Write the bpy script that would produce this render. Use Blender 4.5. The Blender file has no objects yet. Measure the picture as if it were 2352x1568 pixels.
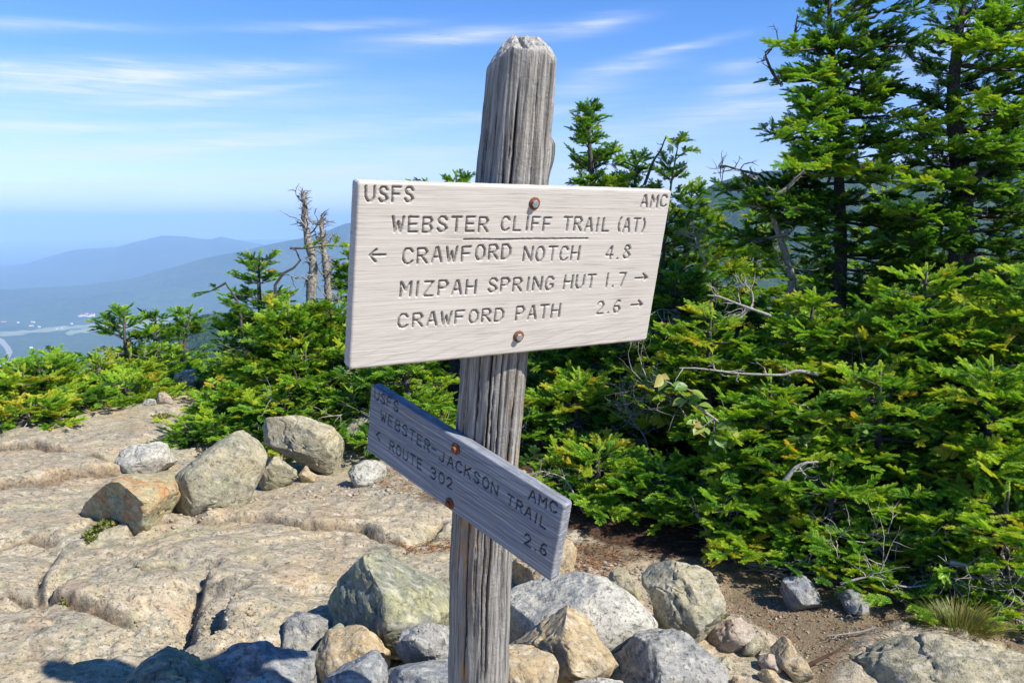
import bpy, bmesh, math, random
import numpy as np
from mathutils import Vector, Matrix

# ---------------------------------------------------------------- camera, sky, sun, exposure
SC = bpy.context.scene
COL = SC.collection
CAMZ = 1.5
PITCH = math.radians(8.3)
F, CX, CY = 1830.0, 1176.0, 784.0
cam_d = bpy.data.cameras.new('camera'); cam = bpy.data.objects.new('camera', cam_d); COL.objects.link(cam)
cam.location = (0, 0, CAMZ); cam.rotation_euler = (math.pi/2 - PITCH, 0, 0)
cam_d.sensor_width = 36; cam_d.lens = 36*F/2352; cam_d.clip_start = .05; cam_d.clip_end = 200000
SC.camera = cam
SUN_AZ, SUN_EL = math.radians(60), math.radians(45)      # to the right of straight behind the camera
S = Vector((math.sin(SUN_AZ)*math.cos(SUN_EL), -math.cos(SUN_AZ)*math.cos(SUN_EL), math.sin(SUN_EL)))
sun_d = bpy.data.lights.new('sun', 'SUN'); sun = bpy.data.objects.new('sun', sun_d); COL.objects.link(sun)
sun_d.energy = 5.0; sun_d.angle = math.radians(.55); sun_d.color = (1, .94, .83)
sun.rotation_euler = S.to_track_quat('Z', 'Y').to_euler(); sun.location = (6, -4, 12)
SC.view_settings.view_transform = 'Standard'; SC.view_settings.look = 'None'
SC.view_settings.exposure = .70; SC.view_settings.gamma = 1
SC.view_settings.use_curve_mapping = False
SC.cycles.use_denoising = True
SC.cycles.max_bounces = 8; SC.cycles.transparent_max_bounces = 8; SC.cycles.volume_bounces = 2
SC.cycles.diffuse_bounces = 3; SC.cycles.glossy_bounces = 2; SC.cycles.transmission_bounces = 3

def ray(px, py):
    x = (px-CX)/F; y = -(py-CY)/F
    c, s = math.cos(PITCH), math.sin(PITCH)
    return np.array([x, c+y*s, y*c-s])
def at(px, py, Y):                      # the point Y metres ahead of the camera seen there
    r = ray(px, py); r = r*(Y/r[1]); r[2] += CAMZ; return r
def on_ground(px, py, z=0.0):
    r = ray(px, py); r = r*((z-CAMZ)/r[2]); r[2] = z; return r

# ---------------------------------------------------------------- node helper
class NT:
    def __init__(s, tree): s.t = tree; s.n = tree.nodes; s.l = tree.links
    def new(s, kind, **kw):
        nd = s.n.new(kind)
        for k, v in kw.items(): setattr(nd, k, v)
        return nd
    def set(s, sock, v):
        if isinstance(v, bpy.types.NodeSocket): s.l.new(v, sock)
        elif v is not None:
            if sock.type == 'RGBA' and isinstance(v, (tuple, list)) and len(v) == 3: v = (*v, 1)
            sock.default_value = v
    def math(s, op, a, b=None, c=None, clamp=False):
        nd = s.new('ShaderNodeMath', operation=op); nd.use_clamp = clamp
        s.set(nd.inputs[0], a); s.set(nd.inputs[1], b); s.set(nd.inputs[2], c); return nd.outputs[0]
    def mix(s, f, a, b, mode='MIX'):
        nd = s.new('ShaderNodeMix', data_type='RGBA', blend_type=mode); nd.clamp_factor = True
        s.set(nd.inputs[0], f); s.set(nd.inputs[6], a); s.set(nd.inputs[7], b); return nd.outputs[2]
    def noise(s, vec, scale, detail=4, rough=.55, dist=0.0, out=0):
        nd = s.new('ShaderNodeTexNoise'); s.set(nd.inputs['Vector'], vec)
        nd.inputs['Scale'].default_value = scale; nd.inputs['Detail'].default_value = detail
        nd.inputs['Roughness'].default_value = rough; nd.inputs['Distortion'].default_value = dist
        return nd.outputs[out]
    def voro(s, vec, scale, feature='F1', rnd=1.0):
        nd = s.new('ShaderNodeTexVoronoi', feature=feature); s.set(nd.inputs['Vector'], vec)
        nd.inputs['Scale'].default_value = scale; nd.inputs['Randomness'].default_value = rnd
        return nd.outputs['Distance']
    def rng(s, v, a, b, c=0.0, d=1.0, smooth=False):
        nd = s.new('ShaderNodeMapRange'); nd.interpolation_type = 'SMOOTHSTEP' if smooth else 'LINEAR'
        s.set(nd.inputs[0], v)
        for i, q in enumerate((a, b, c, d)): s.set(nd.inputs[i+1], q)
        return nd.outputs[0]
    def map(s, vec, scale=(1, 1, 1), rot=(0, 0, 0), loc=(0, 0, 0)):
        nd = s.new('ShaderNodeMapping'); s.set(nd.inputs[0], vec)
        nd.inputs[1].default_value = loc; nd.inputs[2].default_value = rot; nd.inputs[3].default_value = scale
        return nd.outputs[0]
    def ramp(s, f, stops):
        nd = s.new('ShaderNodeValToRGB'); s.set(nd.inputs[0], f); e = nd.color_ramp.elements
        while len(e) < len(stops): e.new(.5)
        for el, (p, c) in zip(e, stops): el.position = p; el.color = (*c, 1)
        return nd.outputs[0]
    def coord(s, which='Object'): return s.new('ShaderNodeTexCoord').outputs[which]
    def attr(s, name, typ='GEOMETRY', out='Fac'):
        nd = s.new('ShaderNodeAttribute', attribute_name=name, attribute_type=typ); return nd.outputs[out]
    def bump(s, h, strength=.5, dist=.01, normal=None):
        nd = s.new('ShaderNodeBump'); s.set(nd.inputs['Height'], h)
        nd.inputs['Strength'].default_value = strength; nd.inputs['Distance'].default_value = dist
        s.set(nd.inputs['Normal'], normal); return nd.outputs[0]

def material(name):
    m = bpy.data.materials.new(name); m.use_nodes = True
    nt = NT(m.node_tree); nt.n.clear()
    out = nt.new('ShaderNodeOutputMaterial'); p = nt.new('ShaderNodeBsdfPrincipled')
    nt.l.new(p.outputs[0], out.inputs[0]); nt.out = out; nt.p = p
    return m, nt

# ---------------------------------------------------------------- world: sky with cirrus
W = bpy.data.worlds.new('World'); SC.world = W; W.use_nodes = True
nt = NT(W.node_tree); nt.n.clear()
wo = nt.new('ShaderNodeOutputWorld'); bg = nt.new('ShaderNodeBackground'); nt.l.new(bg.outputs[0], wo.inputs[0])
sky = nt.new('ShaderNodeTexSky', sky_type='NISHITA'); sky.sun_disc = False
sky.sun_elevation = SUN_EL
sky.sun_rotation = math.atan2(S.x, S.y)
sky.altitude = 1200; sky.air_density = 1.0; sky.dust_density = .1; sky.ozone_density = 3.0
SKY_STRENGTH = .112
bg.inputs[1].default_value = SKY_STRENGTH
dirv = nt.coord('Generated')
sep = nt.new('ShaderNodeSeparateXYZ'); nt.l.new(dirv, sep.inputs[0])
az = nt.math('MULTIPLY', nt.math('ARCTAN2', sep.outputs[0], sep.outputs[1]), 57.2958)
el = nt.math('MULTIPLY', nt.math('ARCSINE', sep.outputs[2]), 57.2958)
comb = nt.new('ShaderNodeCombineXYZ'); nt.l.new(az, comb.inputs[0]); nt.l.new(el, comb.inputs[1])
ae = comb.outputs[0]
fib = nt.noise(nt.map(ae, (.06, .75, 1), (0, 0, math.radians(-7))), 1.0, 9, .66, .8)
fib2 = nt.noise(nt.map(ae, (.16, 2.4, 1), (0, 0, math.radians(-9)), (4, 9, 0)), 1.0, 8, .68, .6)
clouds = None
def azel(px, py):
    r = ray(px, py); return math.degrees(math.atan2(r[0], r[1])), math.degrees(math.asin(r[2]/np.linalg.norm(r)))
for (px, py, lx, ly, tilt, amp) in [
        (150, 185, 8.5, .95, 1, .75), (330, 165, 4.0, .6, 3, .6), (620, 158, 4.2, .55, 6, .6), (400, 235, 5, .35, 3, .3),
        (1040, 88, 5.6, .55, 5, .7), (1370, 58, 3.0, .5, 8, .6), (470, 332, 11.5, .55, 6.5, .75), (240, 362, 5, .28, 1, .45),
        (880, 385, 6.5, .6, 5, .5), (960, 350, 5, .3, 2, .35), (1440, 160, 3.0, .5, 5, .6), (1330, 205, 3.2, .5, 2, .45),
        (1180, 260, 5.5, .4, 5, .5), (1560, 110, 3.5, .3, 9, .5), (760, 60, 6, .3, 4, .4), (100, 60, 6, .35, 4, .45), (300, 290, 9, .3, 4, .45), (620, 410, 8, .45, 2, .45), (150, 440, 8, .6, 0, .35), (1400, 390, 5, .5, 3, .4), (560, 210, 5, .3, 8, .45),
        (300, 470, 34, 2.6, 0, .2), (1500, 440, 34, 3.0, 0, .2), (900, 330, 30, 2.4, 2, .12),
        (1700, 205, 2.0, .45, 4, .5), (1690, 160, 1.8, .4, 6, .4), (1720, 250, 4.5, .6, 3, .45), (110, 300, 7, 1.2, 0, .3),
        (1500, 300, 9, .9, 4, .28), (2250, 70, 3.4, 1.0, 15, .6), (2000, 180, 5, 1.4, 5, .35), (700, 230, 10, 1.2, 4, .22),
        (-600, 250, 12, 1.5, 3, .5), (3000, 260, 14, 1.4, 6, .5), (-900, -200, 16, 1.4, 3, .5), (1500, -500, 16, 1.4, 4, .5)]:
    a0, e0 = azel(px, py); t = math.radians(tilt)
    dx = nt.math('SUBTRACT', az, a0); dy = nt.math('SUBTRACT', el, e0)
    u = nt.math('ADD', nt.math('MULTIPLY', dx, math.cos(t)/lx), nt.math('MULTIPLY', dy, math.sin(t)/lx))
    v = nt.math('SUBTRACT', nt.math('MULTIPLY', dy, math.cos(t)/ly), nt.math('MULTIPLY', dx, math.sin(t)/ly))
    # fibres push the streak up and down so its edges feather
    v = nt.math('ADD', v, nt.math('MULTIPLY', nt.math('SUBTRACT', fib, .5), 3.0))
    q = nt.math('ADD', nt.math('MULTIPLY', u, u), nt.math('MULTIPLY', v, v))
    g = nt.math('MULTIPLY', nt.math('POWER', 2.718, nt.math('MULTIPLY', q, -1.1)), amp)
    clouds = g if clouds is None else nt.math('ADD', clouds, g)
clouds = nt.math('MULTIPLY', clouds, nt.rng(fib2, .32, .64, .45, 1.6))
clouds = nt.math('MINIMUM', nt.math('MULTIPLY', clouds, .62), .8)
hs = nt.new('ShaderNodeHueSaturation'); hs.inputs['Saturation'].default_value = 1.32
nt.l.new(sky.outputs[0], hs.inputs['Color'])
skyc = nt.mix(1.0, hs.outputs[0], (1.12, .95, 1.12), 'MULTIPLY')
final = nt.mix(clouds, skyc, (5.9, 6.0, 7.6))
nt.l.new(final, bg.inputs[0])

# ---------------------------------------------------------------- numpy noise
_rs = np.random.RandomState(7); _perm = _rs.permutation(512).astype(np.int64); _perm = np.concatenate([_perm, _perm, _perm])
_grad = _rs.normal(size=(512, 3)); _grad /= np.linalg.norm(_grad, axis=1)[:, None]
def perlin(P):
    P = np.asarray(P, float); I = np.floor(P).astype(np.int64); f = P-I; I &= 255
    u = f*f*f*(f*(f*6-15)+10); r = 0
    for dx in (0, 1):
        wx = u[:, 0] if dx else 1-u[:, 0]
        for dy in (0, 1):
            wy = u[:, 1] if dy else 1-u[:, 1]
            for dz in (0, 1):
                wz = u[:, 2] if dz else 1-u[:, 2]
                h = _perm[_perm[_perm[I[:, 0]+dx]+I[:, 1]+dy]+I[:, 2]+dz]
                g = _grad[h]
                r = r+wx*wy*wz*(g[:, 0]*(f[:, 0]-dx)+g[:, 1]*(f[:, 1]-dy)+g[:, 2]*(f[:, 2]-dz))
    return r*1.6
def fbm(P, oct=4, gain=.5, lac=2.03):
    P = np.asarray(P, float); a, s, o = 1.0, 0, 0
    for i in range(oct): s = s+a*perlin(P*(lac**i)+i*17.3); o += a; a *= gain
    return s/o
def sstep(x, a, b):
    t = np.clip((x-a)/(b-a), 0, 1); return t*t*(3-2*t)

# ---------------------------------------------------------------- object helpers
def mesh_np(name, V, Fc, mat=None, smooth=True):
    me = bpy.data.meshes.new(name)
    V = np.ascontiguousarray(V, np.float32); Fc = np.asarray(Fc)
    me.vertices.add(len(V)); me.vertices.foreach_set('co', V.ravel())
    k = Fc.shape[1]; me.loops.add(Fc.size); me.loops.foreach_set('vertex_index', Fc.ravel().astype(np.int32))
    me.polygons.add(len(Fc)); me.polygons.foreach_set('loop_start', np.arange(0, Fc.size, k, dtype=np.int32))
    me.polygons.foreach_set('loop_total', np.full(len(Fc), k, np.int32))
    me.polygons.foreach_set('use_smooth', np.full(len(Fc), bool(smooth)))
    me.update(); me.validate()
    if mat: me.materials.append(mat)
    return me
def set_attr(me, name, arr):
    a = me.attributes.new(name, 'FLOAT', 'POINT'); a.data.foreach_set('value', np.asarray(arr, np.float32))
def link(name, me, parent=None, loc=None):
    o = bpy.data.objects.new(name, me); COL.objects.link(o)
    if parent is not None: o.parent = parent
    if loc is not None: o.location = loc
    return o
def tag(o, label=None, cat=None, group=None, kind=None):
    if label: o['label'] = label
    if cat: o['category'] = cat
    if group: o['group'] = group
    if kind: o['kind'] = kind
    return o
def empty(name, loc, label, cat, group=None):
    o = link(name, None, loc=loc); o.empty_display_size = .1; return tag(o, label, cat, group)

class Geo:                               # collects polygons of 3 or 4 corners
    def __init__(s): s.V = []; s.Q = []; s.n = 0
    def add(s, V, Q):
        V = np.asarray(V, float); Q = np.asarray(Q, int)
        if Q.shape[1] == 3: Q = np.concatenate([Q, Q[:, 2:3]], 1)
        s.V.append(V); s.Q.append(Q+s.n); s.n += len(V)
    def tube(s, pts, rad, sides=5, cap=True):
        pts = np.asarray(pts, float); n = len(pts); rad = np.broadcast_to(rad, (n,))
        T = np.gradient(pts, axis=0); T /= np.linalg.norm(T, axis=1)[:, None]+1e-12
        ref = np.array([0, 0, 1.]) if abs(T[:, 2]).mean() < .8 else np.array([1., 0, 0])
        A = np.cross(T, ref); A /= np.linalg.norm(A, axis=1)[:, None]+1e-12; B = np.cross(T, A)
        th = np.arange(sides)*2*np.pi/sides
        V = pts[:, None]+rad[:, None, None]*(A[:, None]*np.cos(th)[None, :, None]+B[:, None]*np.sin(th)[None, :, None])
        i = np.arange(n-1)[:, None]*sides; j = np.arange(sides)[None]; k = (j+1) % sides
        Q = np.stack([i+j, i+k, i+sides+k, i+sides+j], -1).reshape(-1, 4)
        s.add(V.reshape(-1, 3), Q)
    def mesh(s, name, mat, smooth=True):
        V = np.concatenate(s.V); Q = np.concatenate(s.Q)
        me = bpy.data.meshes.new(name)
        tri = Q[:, 2] == Q[:, 3]
        lens = np.where(tri, 3, 4); flat = Q.ravel()[np.stack([np.ones(len(Q), bool)]*3+[~tri], 1).ravel()]
        me.vertices.add(len(V)); me.vertices.foreach_set('co', V.astype(np.float32).ravel())
        me.loops.add(len(flat)); me.loops.foreach_set('vertex_index', flat.astype(np.int32))
        me.polygons.add(len(Q)); me.polygons.foreach_set('loop_start', np.concatenate([[0], np.cumsum(lens)[:-1]]).astype(np.int32))
        me.polygons.foreach_set('loop_total', lens.astype(np.int32))
        me.polygons.foreach_set('use_smooth', np.full(len(Q), bool(smooth)))
        me.update()
        if mat: me.materials.append(mat)
        return me

# ---------------------------------------------------------------- materials
def granite(name, c1, c2, c3, dark=(.06, .065, .06), speck=.55, lichen=.25, rust=0.0, scale=1.0, ground=False):
    m, t = material(name); co = t.coord('Object')
    big = t.noise(co, 2.3*scale, 5, .6, .3); mid = t.noise(co, 9*scale, 6, .65, .6)
    streak = t.noise(t.map(co, (14, 55, 40), (0, 0, math.radians(38))), .9, 4, .6, .4)
    fine = t.noise(co, 95, 3, .7); grain = t.voro(co, 210)
    c = t.mix(t.rng(big, .36, .62), c1, c2)
    c = t.mix(t.rng(mid, .44, .68), c, c3)
    c = t.mix(t.math('MULTIPLY', t.rng(streak, .5, .68), .5), c, (.62, .57, .48)); c = t.mix(t.math('MULTIPLY', t.rng(streak, .42, .30), .45), c, dark)
    c = t.mix(t.math('MULTIPLY', t.rng(t.noise(co, 20*scale, 6, .7, .3), .50, .62), .40), c, (.20, .185, .15))
    c = t.mix(t.math('MULTIPLY', t.rng(fine, .54, .68), speck), c, dark)
    c = t.mix(t.math('MULTIPLY', t.rng(grain, .30, .12), .25), c, (.68, .64, .55))
    pit = t.rng(t.noise(co, 38, 5, .7, .5), .56, .70)
    c = t.mix(t.math('MULTIPLY', pit, speck*.9), c, dark)
    # crustose lichen rosettes and stains
    lb = t.noise(co, 3.6, 5, .65, .8, 0)
    lm = t.math('MULTIPLY', t.rng(lb, .54, .60), t.rng(t.noise(co, 48, 3, .6), .42, .58))
    c = t.mix(t.math('MULTIPLY', lm, lichen), c, (.27, .28, .15))
    l2 = t.math('MULTIPLY', t.rng(t.noise(t.map(co, loc=(5, 2, 1)), 5.2, 5, .7, .6), .58, .62), t.rng(t.noise(co, 70, 2, .6), .4, .55))
    c = t.mix(t.math('MULTIPLY', l2, lichen*1.2), c, (.16, .18, .15))
    if rust:
        rr = t.rng(t.noise(t.map(co, loc=(3, 7, 2)), 3.2, 4, .6, .5), .50, .62)
        c = t.mix(t.math('MULTIPLY', rr, rust), c, (.42, .17, .05))
    h = t.math('ADD', t.math('MULTIPLY', mid, .9), t.math('MULTIPLY', fine, .22))
    h = t.math('ADD', h, t.math('MULTIPLY', pit, -.35)); h = t.math('ADD', h, t.math('MULTIPLY', t.noise(co, 24, 5, .7, .4), .7))
    h = t.math('ADD', h, t.math('MULTIPLY', t.noise(co, 260, 2, .6), .1))
    if ground:
        d = t.attr('dirt'); li = t.attr('litter'); cr = t.attr('crack')
        dn = t.noise(co, 160, 4, .75); pe = t.voro(co, 120)
        dc = t.mix(t.rng(dn, .35, .65), (.15, .11, .065), (.36, .28, .18))
        dc = t.mix(t.math('MULTIPLY', t.rng(pe, .22, .1), t.rng(t.noise(co, 30, 2), .5, .6)), dc, (.42, .36, .27))
        dc = t.mix(t.math('MULTIPLY', t.rng(t.noise(co, 6, 4, .6), .55, .65), .5), dc, (.09, .085, .03))
        c = t.mix(t.rng(t.math('ADD', d, t.math('MULTIPLY', t.math('SUBTRACT', mid, .5), .8)), .4, .6), c, dc)
        lc = t.mix(t.rng(t.noise(co, 220, 3, .8), .4, .62), (.028, .018, .012), (.095, .052, .030))
        c = t.mix(t.rng(t.math('ADD', li, t.math('MULTIPLY', t.math('SUBTRACT', big, .5), .7)), .4, .6), c, lc)
        cc = t.mix(t.rng(t.noise(co, 60, 3), .45, .6), (.04, .032, .025), (.17, .11, .06))
        c = t.mix(t.math('MULTIPLY', t.rng(cr, .25, .9), .75), c, cc)
        h = t.math('ADD', h, t.math('MULTIPLY', d, t.math('MULTIPLY', dn, 1.2)))
    t.set(t.p.inputs['Base Color'], c); t.p.inputs['Roughness'].default_value = .93; t.p.inputs['Specular IOR Level'].default_value = .25
    t.set(t.p.inputs['Normal'], t.bump(h, .85, .014))
    return m
M_LEDGE = granite('bedrock', (.39, .325, .215), (.275, .245, .18), (.46, .37, .235), speck=.85, lichen=.55, rust=.12, ground=True)
M_TAN = granite('tan_granite', (.345, .305, .19), (.24, .23, .165), (.43, .37, .23), speck=.6, lichen=.6)
M_GREEN = granite('greenish_schist', (.20, .205, .14), (.15, .16, .13), (.34, .33, .16), speck=.5, lichen=.9)
M_PALE = granite('pale_granite', (.43, .415, .35), (.32, .315, .28), (.56, .53, .44), speck=.8, lichen=.2)
M_ORANGE = granite('orange_brown_rock', (.39, .29, .155), (.29, .24, .16), (.46, .34, .18), speck=.45, lichen=.5)
M_GREY = granite('grey_rock', (.19, .195, .19), (.26, .26, .24), (.35, .335, .29), speck=.75, lichen=.35)
M_BLUE = granite('blue_grey_rock', (.15, .165, .18), (.21, .225, .235), (.31, .315, .30), speck=.6, lichen=.3)
M_RUST = granite('rust_stained_rock', (.36, .33, .17), (.30, .28, .17), (.43, .31, .16), speck=.5, lichen=.7, rust=1.0)
M_PINK = granite('pinkish_rock', (.37, .28, .21), (.31, .26, .20), (.42, .34, .26), speck=.4, lichen=.1)

def wood_post():
    m, t = material('weathered_log'); co = t.attr('grain_co', out='Vector')
    a = t.noise(t.map(co, (1, 1, .035)), 130, 5, .65, .25); b = t.noise(t.map(co, (1, 1, .10)), 42, 5, .6, .5)
    g = t.noise(co, 7, 4, .6); cr = t.attr('crack'); tip = t.attr('tip')
    c = t.mix(t.rng(a, .35, .66), (.15, .145, .135), (.45, .43, .39))
    c = t.mix(t.math('MULTIPLY', t.rng(b, .50, .66), .7), c, (.06, .058, .06))
    c = t.mix(t.math('MULTIPLY', t.rng(g, .52, .68), .15), c, (.30, .20, .12))
    warm = t.rng(t.noise(t.map(co, (1, 1, .25), loc=(2, 1, 5)), 12, 4, .6, .6), .62, .70)
    c = t.mix(t.math('MULTIPLY', warm, .75), c, (.50, .28, .11))
    c = t.mix(t.math('MULTIPLY', tip, t.rng(t.noise(co, 90, 3, .7), .35, .6)), c, (.50, .48, .43))
    c = t.mix(t.rng(cr, .15, .8), c, (.02, .016, .012))
    t.set(t.p.inputs['Base Color'], c); t.p.inputs['Roughness'].default_value = .9; t.p.inputs['Specular IOR Level'].default_value = .2
    h = t.math('ADD', t.math('MULTIPLY', a, .6), t.math('MULTIPLY', b, 1.0))
    h = t.math('ADD', h, t.math('MULTIPLY', t.noise(co, 75, 5, .75, .5), .45))
    t.set(t.p.inputs['Normal'], t.bump(h, 1.0, .010)); return m
M_POST = wood_post()

def wood_board(name, base, light, dark, wear):
    m, t = material(name); co = t.coord('Object')
    wv = t.noise(co, 3.5, 3, .5); off = t.new('ShaderNodeCombineXYZ'); t.l.new(t.math('MULTIPLY', wv, .014), off.inputs[1])
    va = t.new('ShaderNodeVectorMath', operation='ADD'); t.l.new(co, va.inputs[0]); t.l.new(off.outputs[0], va.inputs[1]); v = va.outputs[0]
    a = t.noise(t.map(v, (.022, 1, .3)), 420, 3, .6, 0); b = t.noise(t.map(v, (.014, 1, .3)), 200, 4, .6, 0)
    sw = t.noise(t.map(v, (1, 2.2, 1)), 6, 3, .55, .5)
    sep = t.new('ShaderNodeSeparateXYZ'); t.l.new(co, sep.inputs[0])
    # cathedral growth rings: lines that rise to the right in the lower half
    ph = t.math('ADD', t.math('MULTIPLY', sep.outputs[1], 290), t.math('MULTIPLY', sep.outputs[0], -62))
    ph = t.math('ADD', ph, t.math('MULTIPLY', sw, 9)); ring = t.math('SINE', ph)
    ringm = t.math('MULTIPLY', t.rng(ring, .55, .98), t.rng(sep.outputs[1], -.06, -.16 if wear else -.02, 0, 1))
    c = t.mix(t.rng(a, .33, .47), dark, base); c = t.mix(t.math('MULTIPLY', t.rng(b, .48, .62), .6), c, light)
    ln = t.noise(t.map(v, (.012, 1, .3), loc=(3, 1, 0)), 520, 2, .5, 0); c = t.mix(t.math('MULTIPLY', t.rng(ln, .60, .66), .5), c, dark)
    c = t.mix(t.math('MULTIPLY', ringm, .30), c, dark)
    c = t.mix(t.math('MULTIPLY', t.rng(t.noise(co, 5, 4, .6), .55, .7), .2), c, (.36, .30, .23))
    c = t.mix(t.math('MULTIPLY', t.rng(t.noise(t.map(v, (.12, 1, 1)), 150, 3, .6), .64, .72), .45), c, light)
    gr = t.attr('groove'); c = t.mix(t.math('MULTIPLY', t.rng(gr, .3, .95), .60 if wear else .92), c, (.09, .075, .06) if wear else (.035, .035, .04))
    t.set(t.p.inputs['Base Color'], c); t.p.inputs['Roughness'].default_value = .82; t.p.inputs['Specular IOR Level'].default_value = .25
    h = t.math('ADD', t.math('MULTIPLY', a, .8), t.math('MULTIPLY', b, .45)); h = t.math('SUBTRACT', h, t.math('MULTIPLY', ringm, .3))
    t.set(t.p.inputs['Normal'], t.bump(h, .35, .0013)); return m
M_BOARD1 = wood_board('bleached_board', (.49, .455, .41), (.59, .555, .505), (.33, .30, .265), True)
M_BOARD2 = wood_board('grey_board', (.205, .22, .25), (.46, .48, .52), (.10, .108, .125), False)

def simple(name, col, rough=.8, metal=0, bump=None, var=.3, vs=60, spec=.3):
    m, t = material(name); co = t.coord('Object'); n = t.noise(co, vs, 4, .6)
    c = t.mix(t.rng(n, .3, .7), tuple(x*(1-var) for x in col), tuple(min(1, x*(1+var)) for x in col))
    t.set(t.p.inputs['Base Color'], c); t.p.inputs['Roughness'].default_value = rough; t.p.inputs['Metallic'].default_value = metal
    t.p.inputs['Specular IOR Level'].default_value = spec
    if bump: t.set(t.p.inputs['Normal'], t.bump(n, .6, bump))
    return m
M_RUSTM = simple('rusty_iron', (.20, .075, .03), .85, .2, .002, .5, 220)
M_BOLT = simple('galvanised_bolt', (.42, .45, .48), .45, .8, .0006, .2, 180)
M_BARK = simple('fir_bark', (.085, .075, .065), .95, 0, .012, .55, 70)
M_PBARK = simple('lichened_bark', (.22, .205, .18), .95, 0, .012, .5, 55)
M_SNAG = simple('weathered_snag_wood', (.25, .225, .19), .95, 0, .02, .6, 45)
M_DEAD = simple('bleached_dead_wood', (.30, .28, .25), .9, 0, .004, .35, 90)
M_TWIG = simple('pale_bare_twig', (.30, .275, .24), .9, 0, None, .4, 30)
M_LITTER = simple('brown_litter', (.11, .058, .034), .95, 0, None, .6, 12)

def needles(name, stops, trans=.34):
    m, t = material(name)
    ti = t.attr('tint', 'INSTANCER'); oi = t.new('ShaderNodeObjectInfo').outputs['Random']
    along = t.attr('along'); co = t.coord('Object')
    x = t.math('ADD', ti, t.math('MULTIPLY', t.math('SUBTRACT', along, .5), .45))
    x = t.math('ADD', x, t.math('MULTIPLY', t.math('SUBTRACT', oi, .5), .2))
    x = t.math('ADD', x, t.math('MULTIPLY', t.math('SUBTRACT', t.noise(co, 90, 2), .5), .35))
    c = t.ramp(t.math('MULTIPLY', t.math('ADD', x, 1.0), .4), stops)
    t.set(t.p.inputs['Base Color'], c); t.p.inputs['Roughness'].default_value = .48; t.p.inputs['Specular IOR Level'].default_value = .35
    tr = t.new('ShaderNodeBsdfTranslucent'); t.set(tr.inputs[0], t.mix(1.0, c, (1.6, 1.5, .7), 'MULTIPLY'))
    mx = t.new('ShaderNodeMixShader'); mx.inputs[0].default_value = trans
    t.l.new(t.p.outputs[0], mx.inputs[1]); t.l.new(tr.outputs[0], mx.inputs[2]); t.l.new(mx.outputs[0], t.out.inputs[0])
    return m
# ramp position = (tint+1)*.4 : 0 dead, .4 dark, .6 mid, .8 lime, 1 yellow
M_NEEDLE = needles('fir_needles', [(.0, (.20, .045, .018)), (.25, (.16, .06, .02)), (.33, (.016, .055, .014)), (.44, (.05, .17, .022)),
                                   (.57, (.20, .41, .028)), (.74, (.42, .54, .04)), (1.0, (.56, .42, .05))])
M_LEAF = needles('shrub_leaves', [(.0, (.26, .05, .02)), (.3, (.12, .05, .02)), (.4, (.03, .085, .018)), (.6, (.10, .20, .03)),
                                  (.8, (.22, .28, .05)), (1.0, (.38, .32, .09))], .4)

# ---------------------------------------------------------------- ground height
RIM = [(-9.0, -3.0), (-4.6, 1.0), (-4.1, 3.5), (-3.7, 4.8), (-3.45, 5.4), (-3.3, 6.2), (-3.15, 7.0), (-3.0, 7.6), (-2.4, 8.2), (0, 9.5), (3, 11), (9, 13)]
def seg_dist(P, pts):
    best = np.full(len(P), 1e9); side = np.zeros(len(P)); par = np.zeros(len(P))
    L = [0]
    for a, b in zip(pts[:-1], pts[1:]): L.append(L[-1]+math.hypot(b[0]-a[0], b[1]-a[1]))
    for i, (a, b) in enumerate(zip(pts[:-1], pts[1:])):
        a = np.array(a[:2]); b = np.array(b[:2]); d = b-a; l2 = d@d+1e-12
        t = np.clip(((P-a)@d)/l2, 0, 1); q = P-(a+t[:, None]*d); ds = np.hypot(q[:, 0], q[:, 1])
        sg = np.sign(d[0]*(P[:, 1]-a[1])-d[1]*(P[:, 0]-a[0])); k = ds < best
        best = np.where(k, ds, best); side = np.where(k, sg, side); par = np.where(k, (L[i]+t*math.sqrt(l2))/L[-1], par)
    return best, side, par
def gp(pts): return [tuple(on_ground(*p)[:2]) for p in pts]
# (points in the photograph, step height of the far/left side, groove depth, groove width, fall-off length)
CRACKS = [
    (gp([(429, 1206), (464, 1219), (516, 1212), (591, 1212), (634, 1217), (665, 1223), (700, 1232), (766, 1234), (831, 1232), (871, 1247), (960, 1262)]), .055, .045, .013, .55),
    (gp([(297, 1254), (315, 1232), (394, 1219), (420, 1206)]), .04, .03, .015, .25),
    (gp([(92, 1420), (100, 1385), (98, 1346), (131, 1289), (188, 1270)]), -.06, .04, .02, .5),
    (gp([(92, 1420), (109, 1395), (175, 1410), (227, 1424), (280, 1433), (320, 1440)]), .05, .03, .016, .4),
    (gp([(302, 1346), (341, 1352), (372, 1339), (420, 1337)]), .02, .02, .010, .3),
    (gp([(433, 1500), (437, 1429), (451, 1385), (477, 1350), (520, 1320)]), -.10, .06, .022, .45),
    (gp([(499, 1510), (512, 1451), (542, 1411), (570, 1390)]), -.12, .09, .022, .35),
    (gp([(-60, 1290), (0, 1271), (66, 1254), (140, 1262)]), .03, .03, .012, .4),
    (gp([(-60, 1160), (0, 1144), (87, 1127), (153, 1105), (262, 1088), (300, 1075)]), .09, .02, .02, .7),
    (gp([(-40, 1040), (80, 1030), (170, 1048), (260, 1055)]), .07, .02, .02, .6),
    (gp([(-60, 1385), (20, 1372), (80, 1392)]), .02, .03, .010, .3),
    (gp([(930, 1262), (980, 1240), (1020, 1200)]), -.04, .05, .02, .3),
    (gp([(300, 1190), (360, 1190), (400, 1180)]), .0, .03, .02, .3),
    (gp([(2160, 1640), (2190, 1560), (2247, 1520), (2300, 1490)]), .03, .05, .012, .3),
]
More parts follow.
